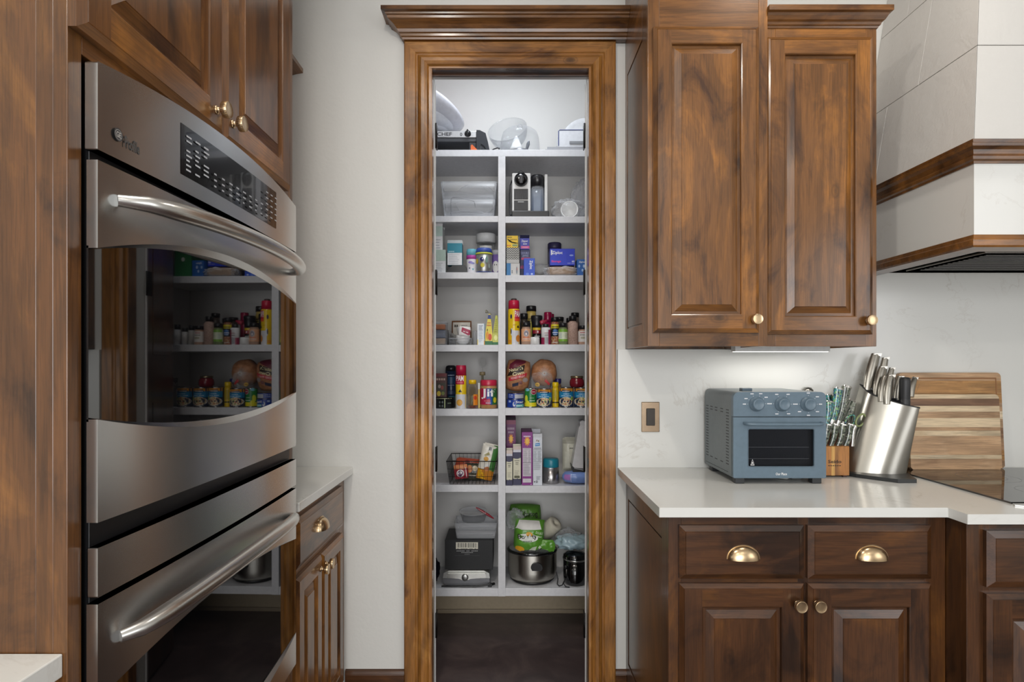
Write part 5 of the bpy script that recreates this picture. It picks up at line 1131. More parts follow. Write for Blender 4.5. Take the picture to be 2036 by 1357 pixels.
pouch('bread_bag', 'wheat bread loaf in a printed bag with red band, leaning above the tuna cans', 1005.5, 1054, 715, 779, 2.90, .115, BREAD, [('p', [(-.8, .62), (.55, .92), (.6, .98), (-.3, .99), (-.8, .85)], '6a2034'), ('p', [(-.86, .44), (.42, .64), (.5, .86), (-.7, .66)], '2c2018'), ('t', -.22, .70, 1.15, .115, "Nature's", 'e9dcae', 17), ('t', .0, .57, .95, .12, 'Own', 'e9dcae', 17), ('p', [(-.72, .28), (.66, .50), (.72, .62), (-.74, .40)], 'c8323e'), ('t', .0, .45, 1.15, .07, 'HONEY WHEAT', 'f0c8c4', 16), ('e', .62, .38, .22, .07, 'a89a98'), ('p', [(-.4, .13), (.1, .2), (.1, .3), (-.42, .23)], '2a3048'), ('r', .15, .4, .24, .34, '8a5a58')], rnd=.45, p=2.6, wr=.003, seed=11, crimp=False, part='loaf', tilt=.1, cat='bread')
t = thing('bread_bag', 'bread loaf in a clear bag gathered at the middle, above the green can', 'bread', (PX(1081, 2.92), 2.92, PZ(772, 2.92)))
m = MB(); blob(m, (.002, .0, .077), (.064, .065, .066), BREAD, .06, 2, 3, 40, 26, p=.9); m.build('loaf', t)
m = MB()
for i in range(26):
    a = 2 * PI * i / 26; r_ = .026 + .012 * ((i * 7) % 5) / 5
    m.tube([(.0 + .004 * math.cos(a), -.069, .074 + .004 * math.sin(a)), (.0 + r_ * math.cos(a), -.0665 + .004, .074 + r_ * math.sin(a))], [.0012, .0004], C('dcd4cf', .15, 0, .5), 5)
m.build('gathered_folds', t)
m = MB(); fn_ = pouch_geo(.105, .085, .03, .4, 2, 0, .006, 7)
n = 24
m.add([fn_(-1 + 2 * i / n, j / n, 0) for j in range(n + 1) for i in range(n + 1)], [(j * (n + 1) + i, j * (n + 1) + i + 1, (j + 1) * (n + 1) + i + 1, (j + 1) * (n + 1) + i) for j in range(n) for i in range(n)], FILM, True, Matrix.Translation((-.012, -.062, -.006)))
o = m.build('bag_skirt', t)
MB().prints([('e', -.45, .3, .22, .12, 'cfa43a'), ('t', -.45, .3, .3, .1, 'Own', '4a3018'), ('p', [(.2, .5), (.35, .62), (.75, .35), (.65, .25)], 'c43a3e'), ('r', -.9, .9, .02, .07, 'd8808a'), ('p', [(.75, .1), (.83, .1), (.87, .4), (.79, .4)], '2a2020')], lambda u, v, l: (-.012 + fn_(u, v, l)[0], -.063 + fn_(u, v, l)[1] - .001, -.006 + fn_(u, v, l)[2]), .052, .085, .001).build('printed_label', o)
t = food_can('bean_can', 'blue bean can past the door edge, seen only in the oven glass', 1174, 1204, 771, z, Yc, '1d2c48', bean_pr, group='bean salad cans')
for i, x in enumerate((.478, .52)):
    vessel('glass_jar', ('tall clear' if i else 'short clear') + ' jar beside the bean cans, seen only in the oven glass', 1012 + (x - .025) * F / 2.86, 1012 + (x + .02) * F / 2.86, 0, z, 2.86, [('glass', [(0, 0), (1, 0), (1, .85), (0, .85)], FOG), ('lid', [(0, .85), (.95, .85), (.95, 1), (0, 1)], C('77777a', .3))], cat='jar', h=.10 + .04 * i)
# ================================================================ level 6 left : wire basket
z = ZS['L6']
L = (PX(938, 2.86), 2.90, z + .0005)
t = thing('wire_basket', 'black wire basket holding snack bags', 'basket', L)
WB = C('141416', .35, .3); ya, yb = 2.785, 3.03
zt = PZ(918, ya) ; ta, tb_ = PX(887.5, ya), PX(989, ya); ba, bb = PX(894, ya), PX(983, ya); zb_ = z + .003
m = MB()
def C4(f, s): # bottom rect at f=0 to top rect at f=1
    x0 = ba + (ta - ba) * f; x1 = bb + (tb_ - bb) * f; y0_ = ya + .006 * (1 - f); y1_ = yb - .012 * (1 - f); zz = zb_ + (zt - zb_) * f
    return {'fl': (x0, y0_, zz), 'fr': (x1, y0_, zz), 'bl': (x0, y1_, zz), 'br': (x1, y1_, zz)}[s]
def lerp(a, b, s): return tuple(a[i] + (b[i] - a[i]) * s for i in range(3))
for f in (0, .33, .66): m.tube([C4(f, k) for k in ('fl', 'fr', 'br', 'bl')], .0010, WB, 6, closed=True)
m.build('side_wire', t, off=L)
m = MB(); m.tube([C4(1, k) for k in ('fl', 'fr', 'br', 'bl')], .0022, WB, 8, closed=True); m.build('rim', t, off=L)
m = MB()
for k in range(13):
    s = k / 12
    for a_, b_ in (('fl', 'fr'), ('bl', 'br')):
        m.tube([lerp(C4(0, a_), C4(0, b_), s), lerp(C4(1, a_), C4(1, b_), s)], .0009, WB, 5)
    m.tube([lerp(C4(0, 'fl'), C4(0, 'fr'), s), lerp(C4(0, 'bl'), C4(0, 'br'), s)], .0009, WB, 5)
for k in range(13):
    s = k / 12
    for a_, b_ in (('fl', 'bl'), ('fr', 'br')):
        m.tube([lerp(C4(0, a_), C4(0, b_), s), lerp(C4(1, a_), C4(1, b_), s)], .0009, WB, 5)
    m.tube([lerp(C4(0, 'fl'), C4(0, 'bl'), s), lerp(C4(0, 'fr'), C4(0, 'br'), s)], .0009, WB, 5)
m.build('upright_wire', t, off=L)
pouch('snack_bag', 'tall green and white snack bag leaning at the right side of the wire basket', 953, 986, 884, 966, 2.865, .04, 'e4e0d4', [('r', .35, .98, .28, 1, '3f7a36'), ('r', -.98, .98, 0, .30, 'c8801e'), ('p', [(-.9, .3), (-.3, .25), (.2, .02), (-.8, .02)], 'e8b21c'), ('e', -.25, .6, .3, .06, 'd8a03a'), ('e', .1, .33, .35, .06, 'b86a2a'), ('r', -.25, .2, .84, .95, 'd8d8d6'), ('r', -.15, -.05, .85, .94, '2a2a2a'), ('r', .02, .1, .85, .94, '2a2a2a'), ('p', [(-.4, .42), (.2, .50), (.35, .42), (-.2, .36)], 'f0eeea'), ('p', [(-.6, .7), (-.1, .8), (.1, .74), (-.4, .66)], 'a9a070')], tilt=.22, rnd=.05, wr=.004, seed=21, zb=z + .008)
pouch('snack_bag', 'crimson and white snack packet lying low in the wire basket', 903, 931, 924, 953, 2.835, .03, 'a52a3a', [('r', -.98, .98, .72, 1, 'd98a5a'), ('e', -.1, .42, .55, .26, 'e6dcd8'), ('e', -.1, .42, .42, .2, '5a2a5a'), ('t', -.1, .44, .7, .2, 'Mix', 'f0ecea'), ('r', .68, .78, .1, .8, 'e8e0dc')], tilt=-.12, rnd=.2, wr=.003, seed=31)
pouch('snack_bag', 'orange and red snack packet resting behind the crimson one in the basket', 905, 957, 912, 946, 2.94, .05, 'b5533a', [('p', [(-.9, .3), (.2, .3), (.6, .6), (-.3, .75)], 'd8c4b0'), ('e', .3, .7, .4, .14, 'b8402c'), ('e', -.1, .86, .2, .08, '8a2a2c')], tilt=.1, rnd=.3, wr=.004, seed=33)
pouch('snack_bag', 'dark brown packet with orange at the bottom of the basket', 921, 957, 922, 956, 2.885, .03, '3a3a2c', [('e', -.3, .7, .35, .22, 'c87a3a'), ('e', .3, .75, .3, .15, 'd8c8a8'), ('r', -.9, .9, .3, .36, 'b8b0a0')], tilt=.05, rnd=.2, wr=.003, seed=35)
# ================================================================ level 6 right
z = ZS['R6']
sun = lambda u, v, s, c1='e8922a': [('p', [(u + s * (1.25 if i % 2 else .8) * math.cos(PI * i / 10), v + s * .16 * (1.3 if i % 2 else .8) * math.sin(PI * i / 10)) for i in range(20)], c1), ('e', u, v, s * .62, s * .62 * .17, 'f0c04a')]
carton('cereal_box', 'tall purple cereal box against the divider, tallest in its row', 1006.5, 1025.5, 836, z, 2.90, .12, '6d2560', [('r', -1, 1, .93, 1, '8c3a5a'), ('t', 0, .86, 1.5, .06, 'RAISIN', 'b098a8'), ('t', 0, .80, 1.2, .05, 'BRAN', 'b098a8')] + sun(0, .69, .45) + [('t', 0, .53, 1.1, .045, 'TWO', 'c49ac0'), ('t', 0, .47, 1.3, .045, 'SCOOPS', 'c49ac0'), ('t', 0, .40, 1.0, .045, 'FAMILY', 'c49ac0')], flap='2a1826')
carton('cereal_box', 'purple cereal box with a nutrition panel in front of the tallest one', 1037.5, 1059, 860, z, 2.795, .17, '8a2a86', [('t', 0, .92, 1.3, .04, 'Raisin', 'e8d8ec')] + sun(0, .83, .5) + [('r', -.82, .72, .17, .70, 'd3cbd2'), ('t', -.05, .685, 1.3, .014, 'NUTRITION', '55505a'), ('r', -.82, .72, .42, .428, '444'+'048')] + lines(-.72, .1, .44, .66, 13, '8d8790', .35) + lines(.2, .66, .44, .66, 13, '8d8790', .35) + lines(-.72, .62, .2, .40, 10, '9a94a0', .35) + [('r', -.82, .72, .055, .13, 'd3cbd2'), ('e', .7, .02, .08, .01, 'e0c0e0')], sidec='70246a', rot=0, side=[('t', -.1, .6, 1.6, .3, 'BRAN', 'b098b0', -70)])
carton('cereal_box', 'white cereal box with a blue badge beside the purple box', 1059.8, 1078, 870, z, 2.797, .17, 'd9dde4', [('e', -.15, .93, .14, .022, 'a88a7a'), ('e', .2, .92, .14, .02, '8a7a5a'), ('p', [(-.55, .81), (.5, .82), (.5, .88), (-.5, .87)], '2a86c8'), ('t', 0, .845, .8, .025, 'WHEAT', 'e8f2fa'), ('r', -.8, .8, .765, .775, '50545c'), ('r', -.9, .9, .735, .742, '2a2c30'), ('r', -.9, .9, .49, .495, '2a2c30')] + lines(-.85, -.1, .51, .71, 12, '8a8e96', .4) + lines(0, .85, .51, .71, 12, '8a8e96', .4) + lines(-.85, .85, .33, .47, 8, '8a8e96', .3) + lines(-.3, .7, .13, .18, 3, '8a8e96', .5) + [('e', -.2, .075, .2, .024, '3a3d42'), ('e', -.2, .075, .1, .012, 'd9dde4'), ('r', -.8, -.55, .06, .09, '5a5d62')], flap='c9ccd2')
def milk(label, px0, px1, pt, Y, s):
    t = carton('pasta_box', label, px0, px1, pt, z, Y, .05, 'd9d4bc', [('r', -1, 1, 0, .14, '2e2c4e'), ('p', [(-1, .14), (-1, .18), (-.4, .16), (.1, .19), (.6, .155), (1, .18), (1, .14)], '2e2c4e'), ('r', -1, 1, .80, .93, '2e2c4e'), ('p', [(-1, .80), (-1, .76), (-.3, .745), (.3, .745), (1, .78), (1, .80)], '2e2c4e'), ('r', -1, 1, .93, 1, 'd0cfda'), ('t', 0, .69, 1.3, .03, 'PENNE', '2a2820'), ('t', 0, .63, .8, .035, 'LENTIL', '3a3830'), ('t', 0, .585, .7, .03, 'PASTA', '3a3830')] + lines(-.6, .6, .27, .4, 4, '8a8674', .3) + ([('r', -.7, .7, .2, .26, '4a4a2c')] if s else []), cat='box', group='navy and cream slim boxes', flap='c8b8b0', sidec='2e2c4e')
milk('slim cream and navy box directly beside the divider, first of the pair', 1006.8, 1019, 903, 2.79, 0)
milk('slim cream and navy box standing second from the divider', 1020.2, 1035.8, 895, 2.80, 1)
vessel('steel_canister', 'round brushed steel canister with a teal lid', 1079.5, 1111.5, 912, z, 2.855, [('canister_body', [(0, 0), (.95, 0), (1, .03), (1, .66), (0, .66)], C('a9a6a6', .28, .9)), ('lid', [(0, .66), (.97, .66), (.99, .69), (.97, .93), (.9, 1), (0, 1)], C('1f8296', .35))], [('p', [(-.42, .15), (-.3, .12), (-.2, .2), (-.25, .32), (-.38, .3), (-.3, .22)], 'e0e0e0')], 'canister')
pouch('zip_pouch', 'cream stand-up pouch with a clear top behind the white appliance', 1118, 1150, 871, 936, 2.93, .05, 'cfcdbc', [('r', -.98, .98, .84, .96, 'a9a799'), ('t', .25, .70, .8, .05, 'CHIA', '3a3a30'), ('r', -.7, .9, .1, .6, 'd8d6c6'), ('r', -.2, .2, .1, .6, 'c4c2b2')], rnd=.1, wr=.002, seed=41, crimp=True)
t = pouch('wipes_pack', 'glossy blue and lilac pack lying on its side at the right end', 1117.5, 1180, 936, 972, 2.84, .10, C('7f9ad6', .18), [('r', -.9, -.55, .35, .8, 'b07ac0'), ('p', [(-.52, .2), (-.49, .2), (-.49, .85), (-.52, .85)], 'd8d8f0')], rnd=.7, p=2.2, wr=.002, seed=43, crimp=False, zb=z + .001, cat='pack')
zz = PZ(936, 2.84)
L = (PX(1158, 2.85), 2.85, zz + .001)
t = thing('kitchen_appliance', 'white handled appliance with a black base leaning on the blue pack', 'appliance', L, 0, None, .10)
m = MB(); poly = [(-.055, .018), (-.05, .012), (.03, .012), (.03, .20), (-.015, .222), (-.036, .222), (-.042, .205), (-.048, .12)]
m.prism(poly, 'y', -.03, .05, C('dcdbdd', .25)); m.build('housing', t, bevel=.008, seg=4)
m = B(-.042, .03, -.034, .05, .2, .228, C('d2d1d4', .3)); 
m = MB().prism([(-.038, .222), (-.04, .236), (-.03, .244), (.03, .232), (.03, .212)], 'y', -.033, .048, C('d2d1d4', .25)); m.build('top_cap', t, bevel=.005, seg=3)
m = MB().prism([(-.058, .022), (-.05, -.008), (-.035, -.012), (.03, -.012), (.03, .012), (-.045, .012)], 'y', -.034, .052, C('1c1c1e', .35)); m.build('black_base', t, bevel=.003)
m = MB().prism([(-.046, .008), (.03, .0), (.03, .004), (-.044, .013)], 'y', -.037, -.0341, C('9a9a9c', .3)); m.build('grey_trim', t)
# ================================================================ level 7 left
z = ZS['L7']
L = (PX(932, 2.84), 2.90, z + .0005); Y = 2.80
t = thing('sandwich_press', 'silver sandwich press with a latch handle under the black box', 'sandwich press', L)
xa, xb = PX(880, Y), PX(974, Y); zl, zu = PZ(1170, Y), PZ(1135, Y)
zl = z + .001
m = MB().prism([(xa + .002, zl + .014), (xa + .02, zl + .002), (xb - .02, zl + .002), (xb - .002, zl + .014), (xb - .002, zl + .036), (xa + .002, zl + .036)], 'y', Y + .01, 3.04, C('77777a', .35, .5)); m.build('lower_half', t, off=L, bevel=.004)
m = MB().prism([(xa, zl + .038), (xb, zl + .038), (xb - .004, zl + .062), (xb - .03, zl + .075), (xa + .03, zl + .075), (xa + .004, zl + .062)], 'y', Y + .008, 3.04, C('b4b4b0', .3, .7)); m.build('upper_half', t, off=L, bevel=.005)
m = MB(); m.prism([(PX(889, Y), PZ(1140, Y)), (PX(966, Y), PZ(1140, Y)), (PX(966, Y), PZ(1148, Y)), (PX(936, Y), PZ(1150, Y)), (PX(932, Y), PZ(1152, Y)), (PX(918, Y), PZ(1152, Y)), (PX(914, Y), PZ(1150, Y)), (PX(889, Y), PZ(1148, Y))], 'y', Y - .012, Y + .004, C('c4c3bd', .25, .9)); m.build('handle', t, off=L, bevel=.002)
m = MB().lathe([(0, 0), (.016, 0), (.016, .005), (.012, .007), (0, .007)], C('9a9a97', .3, .9), M=Matrix.Translation((PX(925, Y), Y - .012, PZ(1147, Y))) @ Matrix.Rotation(PI / 2, 4, 'X')); m.build('latch', t, off=L)
pts = [(PX(878, Y), 2.797, zl + .004), (PX(892, Y), 2.795, zl + .004), (PX(915, Y), 2.793, zl + .005), (PX(945, Y), 2.792, zl + .004), (PX(960, Y), 2.794, zl + .008), (PX(972, Y), 2.797, zl + .014), (PX(983, Y), 2.80, zl + .018), (PX(984, Y), 2.81, zl + .01), (PX(975, Y), 2.806, zl + .004)]
m = MB().tube(pts, .0035, BLACK, 8); m.box(PX(970, Y), PX(978, Y), 2.795, 2.81, zl, zl + .016, BLACK); m.build('power_cord', t, off=L)
zb1 = zl + .077
t = carton('black_box', 'black box with a white barcode label on the sandwich press', 884.5, 980, 1075, zb1, 2.815, .20, '09090a', [('r', -.54, .38, .70, .93, 'd4d0c0')] + [('r', -.46 + .052 * i + (.01 if i % 3 else 0), -.46 + .052 * i + (.022 if i % 2 else .034), .755, .91, '1a1a1a') for i in range(15)] + [('t', -.08, .715, .8, .022, '6 5218 09 7', '2a2a2a'), ('t', -.08, .64, .9, .035, 'MADE IN BLACK', 'b0b0b0', 180), ('t', -.08, .585, .5, .03, 'ELECTRIC', 'b0b0b0', 180), ('t', -.08, .53, .22, .02, 'SMALL', 'a0a0a0', 180), ('r', -.58, .45, .485, .49, '5a5a5c')], rough=.5)
zz = PZ(1075, 2.815) + .0006
t = tub('food_container', 'rectangular clear food container on the black box', 903, 988.5, 1042, zz, 2.835, .15, .10, FOG, True)
m = MB().lathe([(0, 0), (.05, 0), (.056, .004), (.066, .04), (.068, .041), (.0655, .042), (.054, .005), (0, .002)], CLEAR, seg=36, sy=.85)
o = m.build('round_container', loc=(PX(941, 2.87), 2.90, PZ(1042, 2.835) - .006)); tag(o, 'round clear container nested in the rectangular clear one', 'container')
o = MB().lathe([(0, 0), (.062, 0), (.068, .004), (.07, .009), (.066, .008), (.06, .004), (0, .003)], FOG, seg=36, sy=.85, M=Matrix.Rotation(.12, 4, 'X')).build('container_lid', loc=(PX(940, 2.87), 2.90, PZ(1042, 2.835) + .039)); tag(o, 'round clear lid lying on top of the nested containers', 'lid')
o = MB().tube([(0, 0, 0), (.03, 0, -.018), (.062, .0, -.038), (.088, .002, -.056)], [.003, .006, .0065, .003], C('8f1f2c', .3), 10).build('red_marker', loc=(PX(946, 2.88), 2.885, PZ(1010, 2.88))); tag(o, 'dark red peeler-like marker leaning on the clear containers', 'marker')
for q in (0,):
    MB().tube([(.012, -.007, -.006), (.05, -.007, -.031)], .0012, C('d8a8a8', .3), 6).build('stripe', o)
t = thing('dark_bag', 'dark bundle at the far left end of the bottom shelf', 'bag', (PX(860, 2.85), 2.86, z + .0005)); m = MB(); blob(m, (0, 0, .058), (.034, .05, .056), C('1c1d26', .4), .25, 3, 2); m.build('bundle', t)
# ================================================================ level 7 right : slow cookers
z = ZS['R7']
Yq = 2.895
R_ = (PX(1106.5, Yq) - PX(1010, Yq)) / 2; cx = (PX(1106.5, Yq) + PX(1010, Yq)) / 2
t = thing('slow_cooker', 'oval brushed steel slow cooker with a black handle on the bottom shelf', 'slow cooker', (cx, Yq, z + .0005)); H = PZ(1104, 2.82) - z
m = MB().lathe([(0, .012), (R_ * .88, .012), (R_ * .97, .03), (R_, .06), (R_, H)], STEELX, seg=48, sy=.82)
m.build('steel_body', t)
m = MB().lathe([(0, 0), (R_ * .80, 0), (R_ * .84, .006), (R_ * .9, .0118), (0, .0118)], BLACK, seg=48, sy=.82); m.lathe([(R_ * .99, H), (R_ * 1.03, H), (R_ * 1.04, H + .008), (R_ * 1.0, H + .012), (R_ * .9, H + .012)], BLACKG, seg=48, sy=.82); m.build('base_and_rim', t)
m = MB().lathe([(R_ * .95, H + .012), (R_ * .93, H + .02), (R_ * .6, H + .034), (0, H + .038)], clear('smoked_glass', (.25, .25, .27), .5, .05), seg=48, sy=.82); m.build('glass_lid', t)
m = MB(); poly = [(-.028 * math.cos(PI * i / 12), .026 * math.sin(PI * i / 12)) for i in range(13)]; poly = poly + [(.022, -.012), (-.022, -.012)]
m.prism([(a + .017, b) for a, b in poly], 'y', -R_ * .82 - .012, -R_ * .82 + .008, C('08080a', .5), M=Matrix.Translation((0, 0, PZ(1129, 2.80) - z))); m.build('handle', t, bevel=.004, seg=3)
TC = t
Yq = 2.85; R2 = .058; cx = PX(1120, Yq) + R2
t = thing('slow_cooker', 'smaller black slow cooker at the right end of the bottom shelf', 'slow cooker', (cx, Yq, z + .0005))
H2 = PZ(1112, 2.84) - z
MB().lathe([(0, 0), (R2 * .85, 0), (R2 * .95, .01), (R2, .03), (R2, H2), (0, H2)], BLACKG, seg=40).build('body', t)
MB().lathe([(R2 * 1.01, H2 - .003), (R2 * 1.05, H2), (R2 * 1.05, H2 + .004), (R2 * .98, H2 + .005)], C('a9a9a7', .25, .9), seg=40).build('steel_rim', t)
MB().lathe([(R2 * 1.0, H2 + .005), (R2 * 1.0, H2 + .018), (R2 * .7, H2 + .03), (0, H2 + .034)], BLACKG, seg=40).build('lid', t)
MB().lathe([(0, 0), (.009, 0), (.009, .012), (0, .014)], BLACK, M=Matrix.Translation((-R2 * .85, -R2 * .6, H2 * .75)) @ Matrix.Rotation(PI / 2, 4, 'X')).build('knob', t)
o = MB().tube([(PX(1106, 2.83), 2.83, z + .06), (PX(1109, 2.83), 2.822, z + .03), (PX(1108, 2.81), 2.812, z + .008), (PX(1112, 2.8), 2.80, z + .0035), (PX(1118, 2.8), 2.795, z + .01), (PX(1121, 2.8), 2.79, z + .03), (PX(1124, 2.8), 2.788, z + .045), (PX(1120, 2.8), 2.786, z + .02), (PX(1124, 2.8), 2.785, z + .006), (PX(1132, 2.8), 2.785, z + .0035)], .0026, BLACK, 8).build('power_cord', TC, off=tuple(TC.location))
GREEN = C('5f9a34', .25)
t = pouch('paper_towel_pack', 'green and white wrapped paper towel pack lying on the steel slow cooker', 1022, 1082, 1032, 1100, 2.88, .14, GREEN, [('p', [(-.75, .99), (.62, .99), (.75, .80), (-.95, .76)], 'e2e0dc'), ('e', -.05, .66, .22, .07, 'e8a82a'), ('e', -.12, .56, .66, .12, 'e9ebe2'), ('t', -.15, .58, 1.25, .17, 'Bounty', '1c1c18', 6), ('t', -.12, .46, .6, .05, 'Select', '3a5a24', 6), ('t', .62, .70, .5, .07, 'DOUBLE', 'd8ecc4', -14), ('t', .6, .6, .4, .07, 'PLUS', 'd8ecc4', -14), ('e', -.6, .2, .3, .1, 'e0a428'), ('p', [(.2, .3), (.5, .33), (.35, .1), (-.1, .15)], 'cfd8c0')], rnd=.12, p=3.5, wr=.004, seed=51, crimp=False, tilt=.06, cat='paper towels')
t = pouch('paper_towel_pack', 'green wrapped paper towel pack behind, its print upside down', 1012, 1076, 1002, 1052, 2.99, .10, C('4f7a2e', .3), [('t', .3, .66, .9, .26, 'Bounty', '1a1a16', 180), ('p', [(0, .3), (.3, .55), (.7, .3)], 'a8b890')], rnd=.35, p=2.6, wr=.005, seed=55, crimp=False, tilt=.02, cat='paper towels')
m = MB(); blob(m, (0, 0, 0), (.045, .04, .05), FILM, .3, 3, 6, 30, 20); o = m.build('loose_film', loc=(PX(1023, 2.91), 2.905, PZ(1032, 2.91))); tag(o, 'crumpled clear film at the left of the paper towel packs', 'plastic film')
t = thing('paper_towel_roll', 'paper towel roll end peeking out right of the green pack', 'paper towels', (PX(1092, 2.93), 2.95, PZ(1055, 2.93)))
MB().lathe([(0, -.05), (.036, -.05), (.04, -.045), (.04, .05), (.036, .056), (.014, .056), (.012, .05), (.012, -.04), (0, -.04)], C('c9c3b2', .7), seg=32, M=Matrix.Rotation(math.radians(40), 4, 'Y') @ Matrix.Rotation(math.radians(25), 4, 'X')).build('roll', t)
t = pouch('wrapper', 'crumpled green wrapper with black letters draped on the slow cooker', 1040, 1104, 1074, 1101, 2.835, .02, GREEN, [('t', -.25, .32, .8, .4, 'Bounty', '1c1c18', 10), ('p', [(-.5, .5), (-.2, .95), (.15, .5), (-.1, .3)], 'c8d4b4')], rnd=.5, p=2, wr=.007, seed=61, crimp=False, tilt=-.05, cat='wrapper')
t = thing('plastic_bag', 'pale blue crumpled bag on the small slow cooker', 'bag', (PX(1139, 2.87), 2.87, z + H2 + .036)); m = MB(); blob(m, (.0, 0, .038), (.085, .06, .036), C('a9c2cc', .25), .35, 2.8, 4, 34, 22); m.build('bag_body', t)
m = MB(); blob(m, (-.02, .03, .055), (.06, .05, .038), FILM, .4, 2.8, 14, 34, 22); m.build('film', t)
# ================================================================ toaster oven
TZ0 = CT
L = (PX(1550, 1.93), 2.06, TZ0 + .0004); TY = 1.928; TYB = 2.208
tx0, tx1 = PX(1458, TY), PX(1643, TY); tz0, tz1 = PZ(952, TY), PZ(780, TY)
BG = C('5f7280', .38); BGD = C('566774', .38); BGS = C('6c7578', .42)
t = thing('toaster_oven', 'blue-grey countertop toaster oven with three round knobs and a glass door', 'toaster oven', L)
def rbox(x0, x1, z0, z1, r, rt):
    o = []
    for (cx, cz, a0, rr_) in ((x1 - r, z0 + r, -90, r), (x1 - rt, z1 - rt, 0, rt), (x0 + rt, z1 - rt, 90, rt), (x0 + r, z0 + r, 180, r)):
        for k in range(7): an = math.radians(a0 + 15 * k); o.append((cx + rr_ * math.cos(an), cz + rr_ * math.sin(an)))
    return o
# shell as a tube so that the cavity is open
out = rbox(tx0, tx1, tz0, tz1, .006, .020); zd = PZ(829.5, TY); ix0, ix1, iz0, iz1 = tx0 + .022, tx1 - .022, tz0 + .024, zd - .022
m = MB(); m.prism(out, 'y', TY + .018, TYB, BGS, True)
m2 = MB()
# front surround: top console
con = [p for p in rbox(tx0, tx1, tz0, tz1, .006, .020) if p[1] > zd]
con = [(tx0, zd + .0012)] + [(tx1, zd + .0012)] + [p for p in out if p[1] > zd + .01]
sh = m.build('shell', t, off=L, bevel=.002)
MB().prism(con, 'y', TY, TY + .0179, BG).build('console', t, off=L, bevel=.0022, seg=2)
# door ring with window hole
wx0, wx1, wz0, wz1 = PX(1488, TY), PX(1618.5, TY), PZ(928, TY), PZ(854, TY)
dx0, dx1, dz0, dz1 = tx0, tx1, tz0 + .0005, zd - .0012
m = MB()
def ringy(o, i, y0, y1, mat):
    n = len(o); m.add([(a, y0, b) for a, b in o] + [(a, y0, b) for a, b in i] + [(a, y1, b) for a, b in o] + [(a, y1, b) for a, b in i],
        [(k, (k + 1) % n, n + (k + 1) % n, n + k) for k in range(n)] + [(n + k, n + (k + 1) % n, 3 * n + (k + 1) % n, 3 * n + k) for k in range(n)] + [(k, 2 * n + k, 2 * n + (k + 1) % n, (k + 1) % n) for k in range(n)] + [(2 * n + k, 3 * n + k, 3 * n + (k + 1) % n, 2 * n + (k + 1) % n) for k in range(n)], mat)
ringy(rbox(dx0, dx1, dz0, dz1, .005, .003), rbox(wx0, wx1, wz0, wz1, .005, .005), TY, TY + .010, BG)
dr = m.build('door', t, off=L, bevel=.0015)
m = MB(); e = .003; ringy(rbox(wx0 - e, wx1 + e, wz0 - e, wz1 + e, .006, .006), rbox(wx0, wx1, wz0, wz1, .005, .005), TY - .0012, TY, BGD); m.build('window_bead', dr, off=L, bevel=.0005)
MB().box(wx0 - .002, wx1 + .002, TY + .004, TY + .0065, wz0 - .002, wz1 + .002, DARKPANE).build('glass_pane', dr, off=L)
tri = lambda s, c, i: ('p', [(-s * 1.0, -s * .8 + .5), (s * 1.0, -s * .8 + .5), (0, s + .5)], c)
MB().prints([tri(.48, 'd8d8d8', 0), tri(.36, '2e2f33', 0), ('r', -.16, .16, .34, .44, 'd8d8d8'), ('e', 0, .5, .12, .08, 'd8d8d8')], lambda u, v, l: (PX(1497, TY) + u * .014, TY + .0038 - l, PZ(928, TY) + v * .024), .014, .024, .0005).build('warning_mark', dr, off=L)
MB().prints([('t', 0, .5, 2, 1, 'Our Place', 'e8e8e8')], lambda u, v, l: (PX(1553.5, TY) + u * .0185, TY - l, PZ(943, TY) + (v - .5) * .0085), .0185, .0085, .0005).build('lettering', dr, off=L)
hz = PZ(842, TY); pts = [(PX(1480, TY), TY - .001, hz), (PX(1480, TY) + .001, TY - .014, hz), (PX(1484, TY), TY - .021, hz - .001), (PX(1495, TY), TY - .024, hz - .0018), (PX(1550, TY), TY - .025, hz - .002), (PX(1618, TY), TY - .024, hz - .0018), (PX(1628, TY), TY - .021, hz - .001), (PX(1632, TY) - .001, TY - .014, hz), (PX(1632, TY), TY - .001, hz)]
MB().tube(pts, .0052, BG, 12).build('bar_handle', dr, off=L)
# interior
m = MB(); M1 = C('4a4b4e', .35, .6)
m.box(wx0 - .006, wx1 + .006, TY + .0172, TY + .0178, wz0 - .006, wz1 + .006, C('6a6b70', .3, .6))
for zz_, c_ in ((PZ(891, TY), 'b9b9bb'), (PZ(914, TY), '9a9a9c')):
    m.tube([(wx0, TY + .0135, zz_), (wx1 - .01, TY + .0135, zz_)], .0011, C('dcdcde', .25, .3), 6)
for k in range(26): x_ = wx0 + .004 + k * (wx1 - wx0 - .008) / 25; m.tube([(x_, TY + .0145, PZ(920, TY)), (x_, TY + .0145, PZ(905, TY))], .0004, C('77777a', .3, .8), 5)
for k in range(9): x_ = wx0 + .006 + k * .022; m.lathe([(0, 0), (.0018, .0006), (0, .0012)], C('c9c9cc', .2, .8), (x_, TY + .0135, PZ(862 + (k % 2), TY)), 8); m.lathe([(0, 0), (.0016, .0006), (0, .0012)], C('c9c9cc', .2, .8), (x_, TY + .0135, PZ(897 + (k % 3), TY)), 8)
m.build('inner_racks', t, off=L)
for cx in (1504, 1555, 1606):
    k = MB().lathe([(0, 0), (.0245, 0), (.0245, .003), (.0205, .0035), (.0195, .019), (.0165, .022), (.0145, .0205), (0, .0205)], BG, seg=36, M=Matrix.Rotation(PI / 2, 4, 'X'))
    k.build('knob', t, loc=(PX(cx, TY) - L[0], TY - L[1], PZ(804, TY) - L[2]))
marks = []
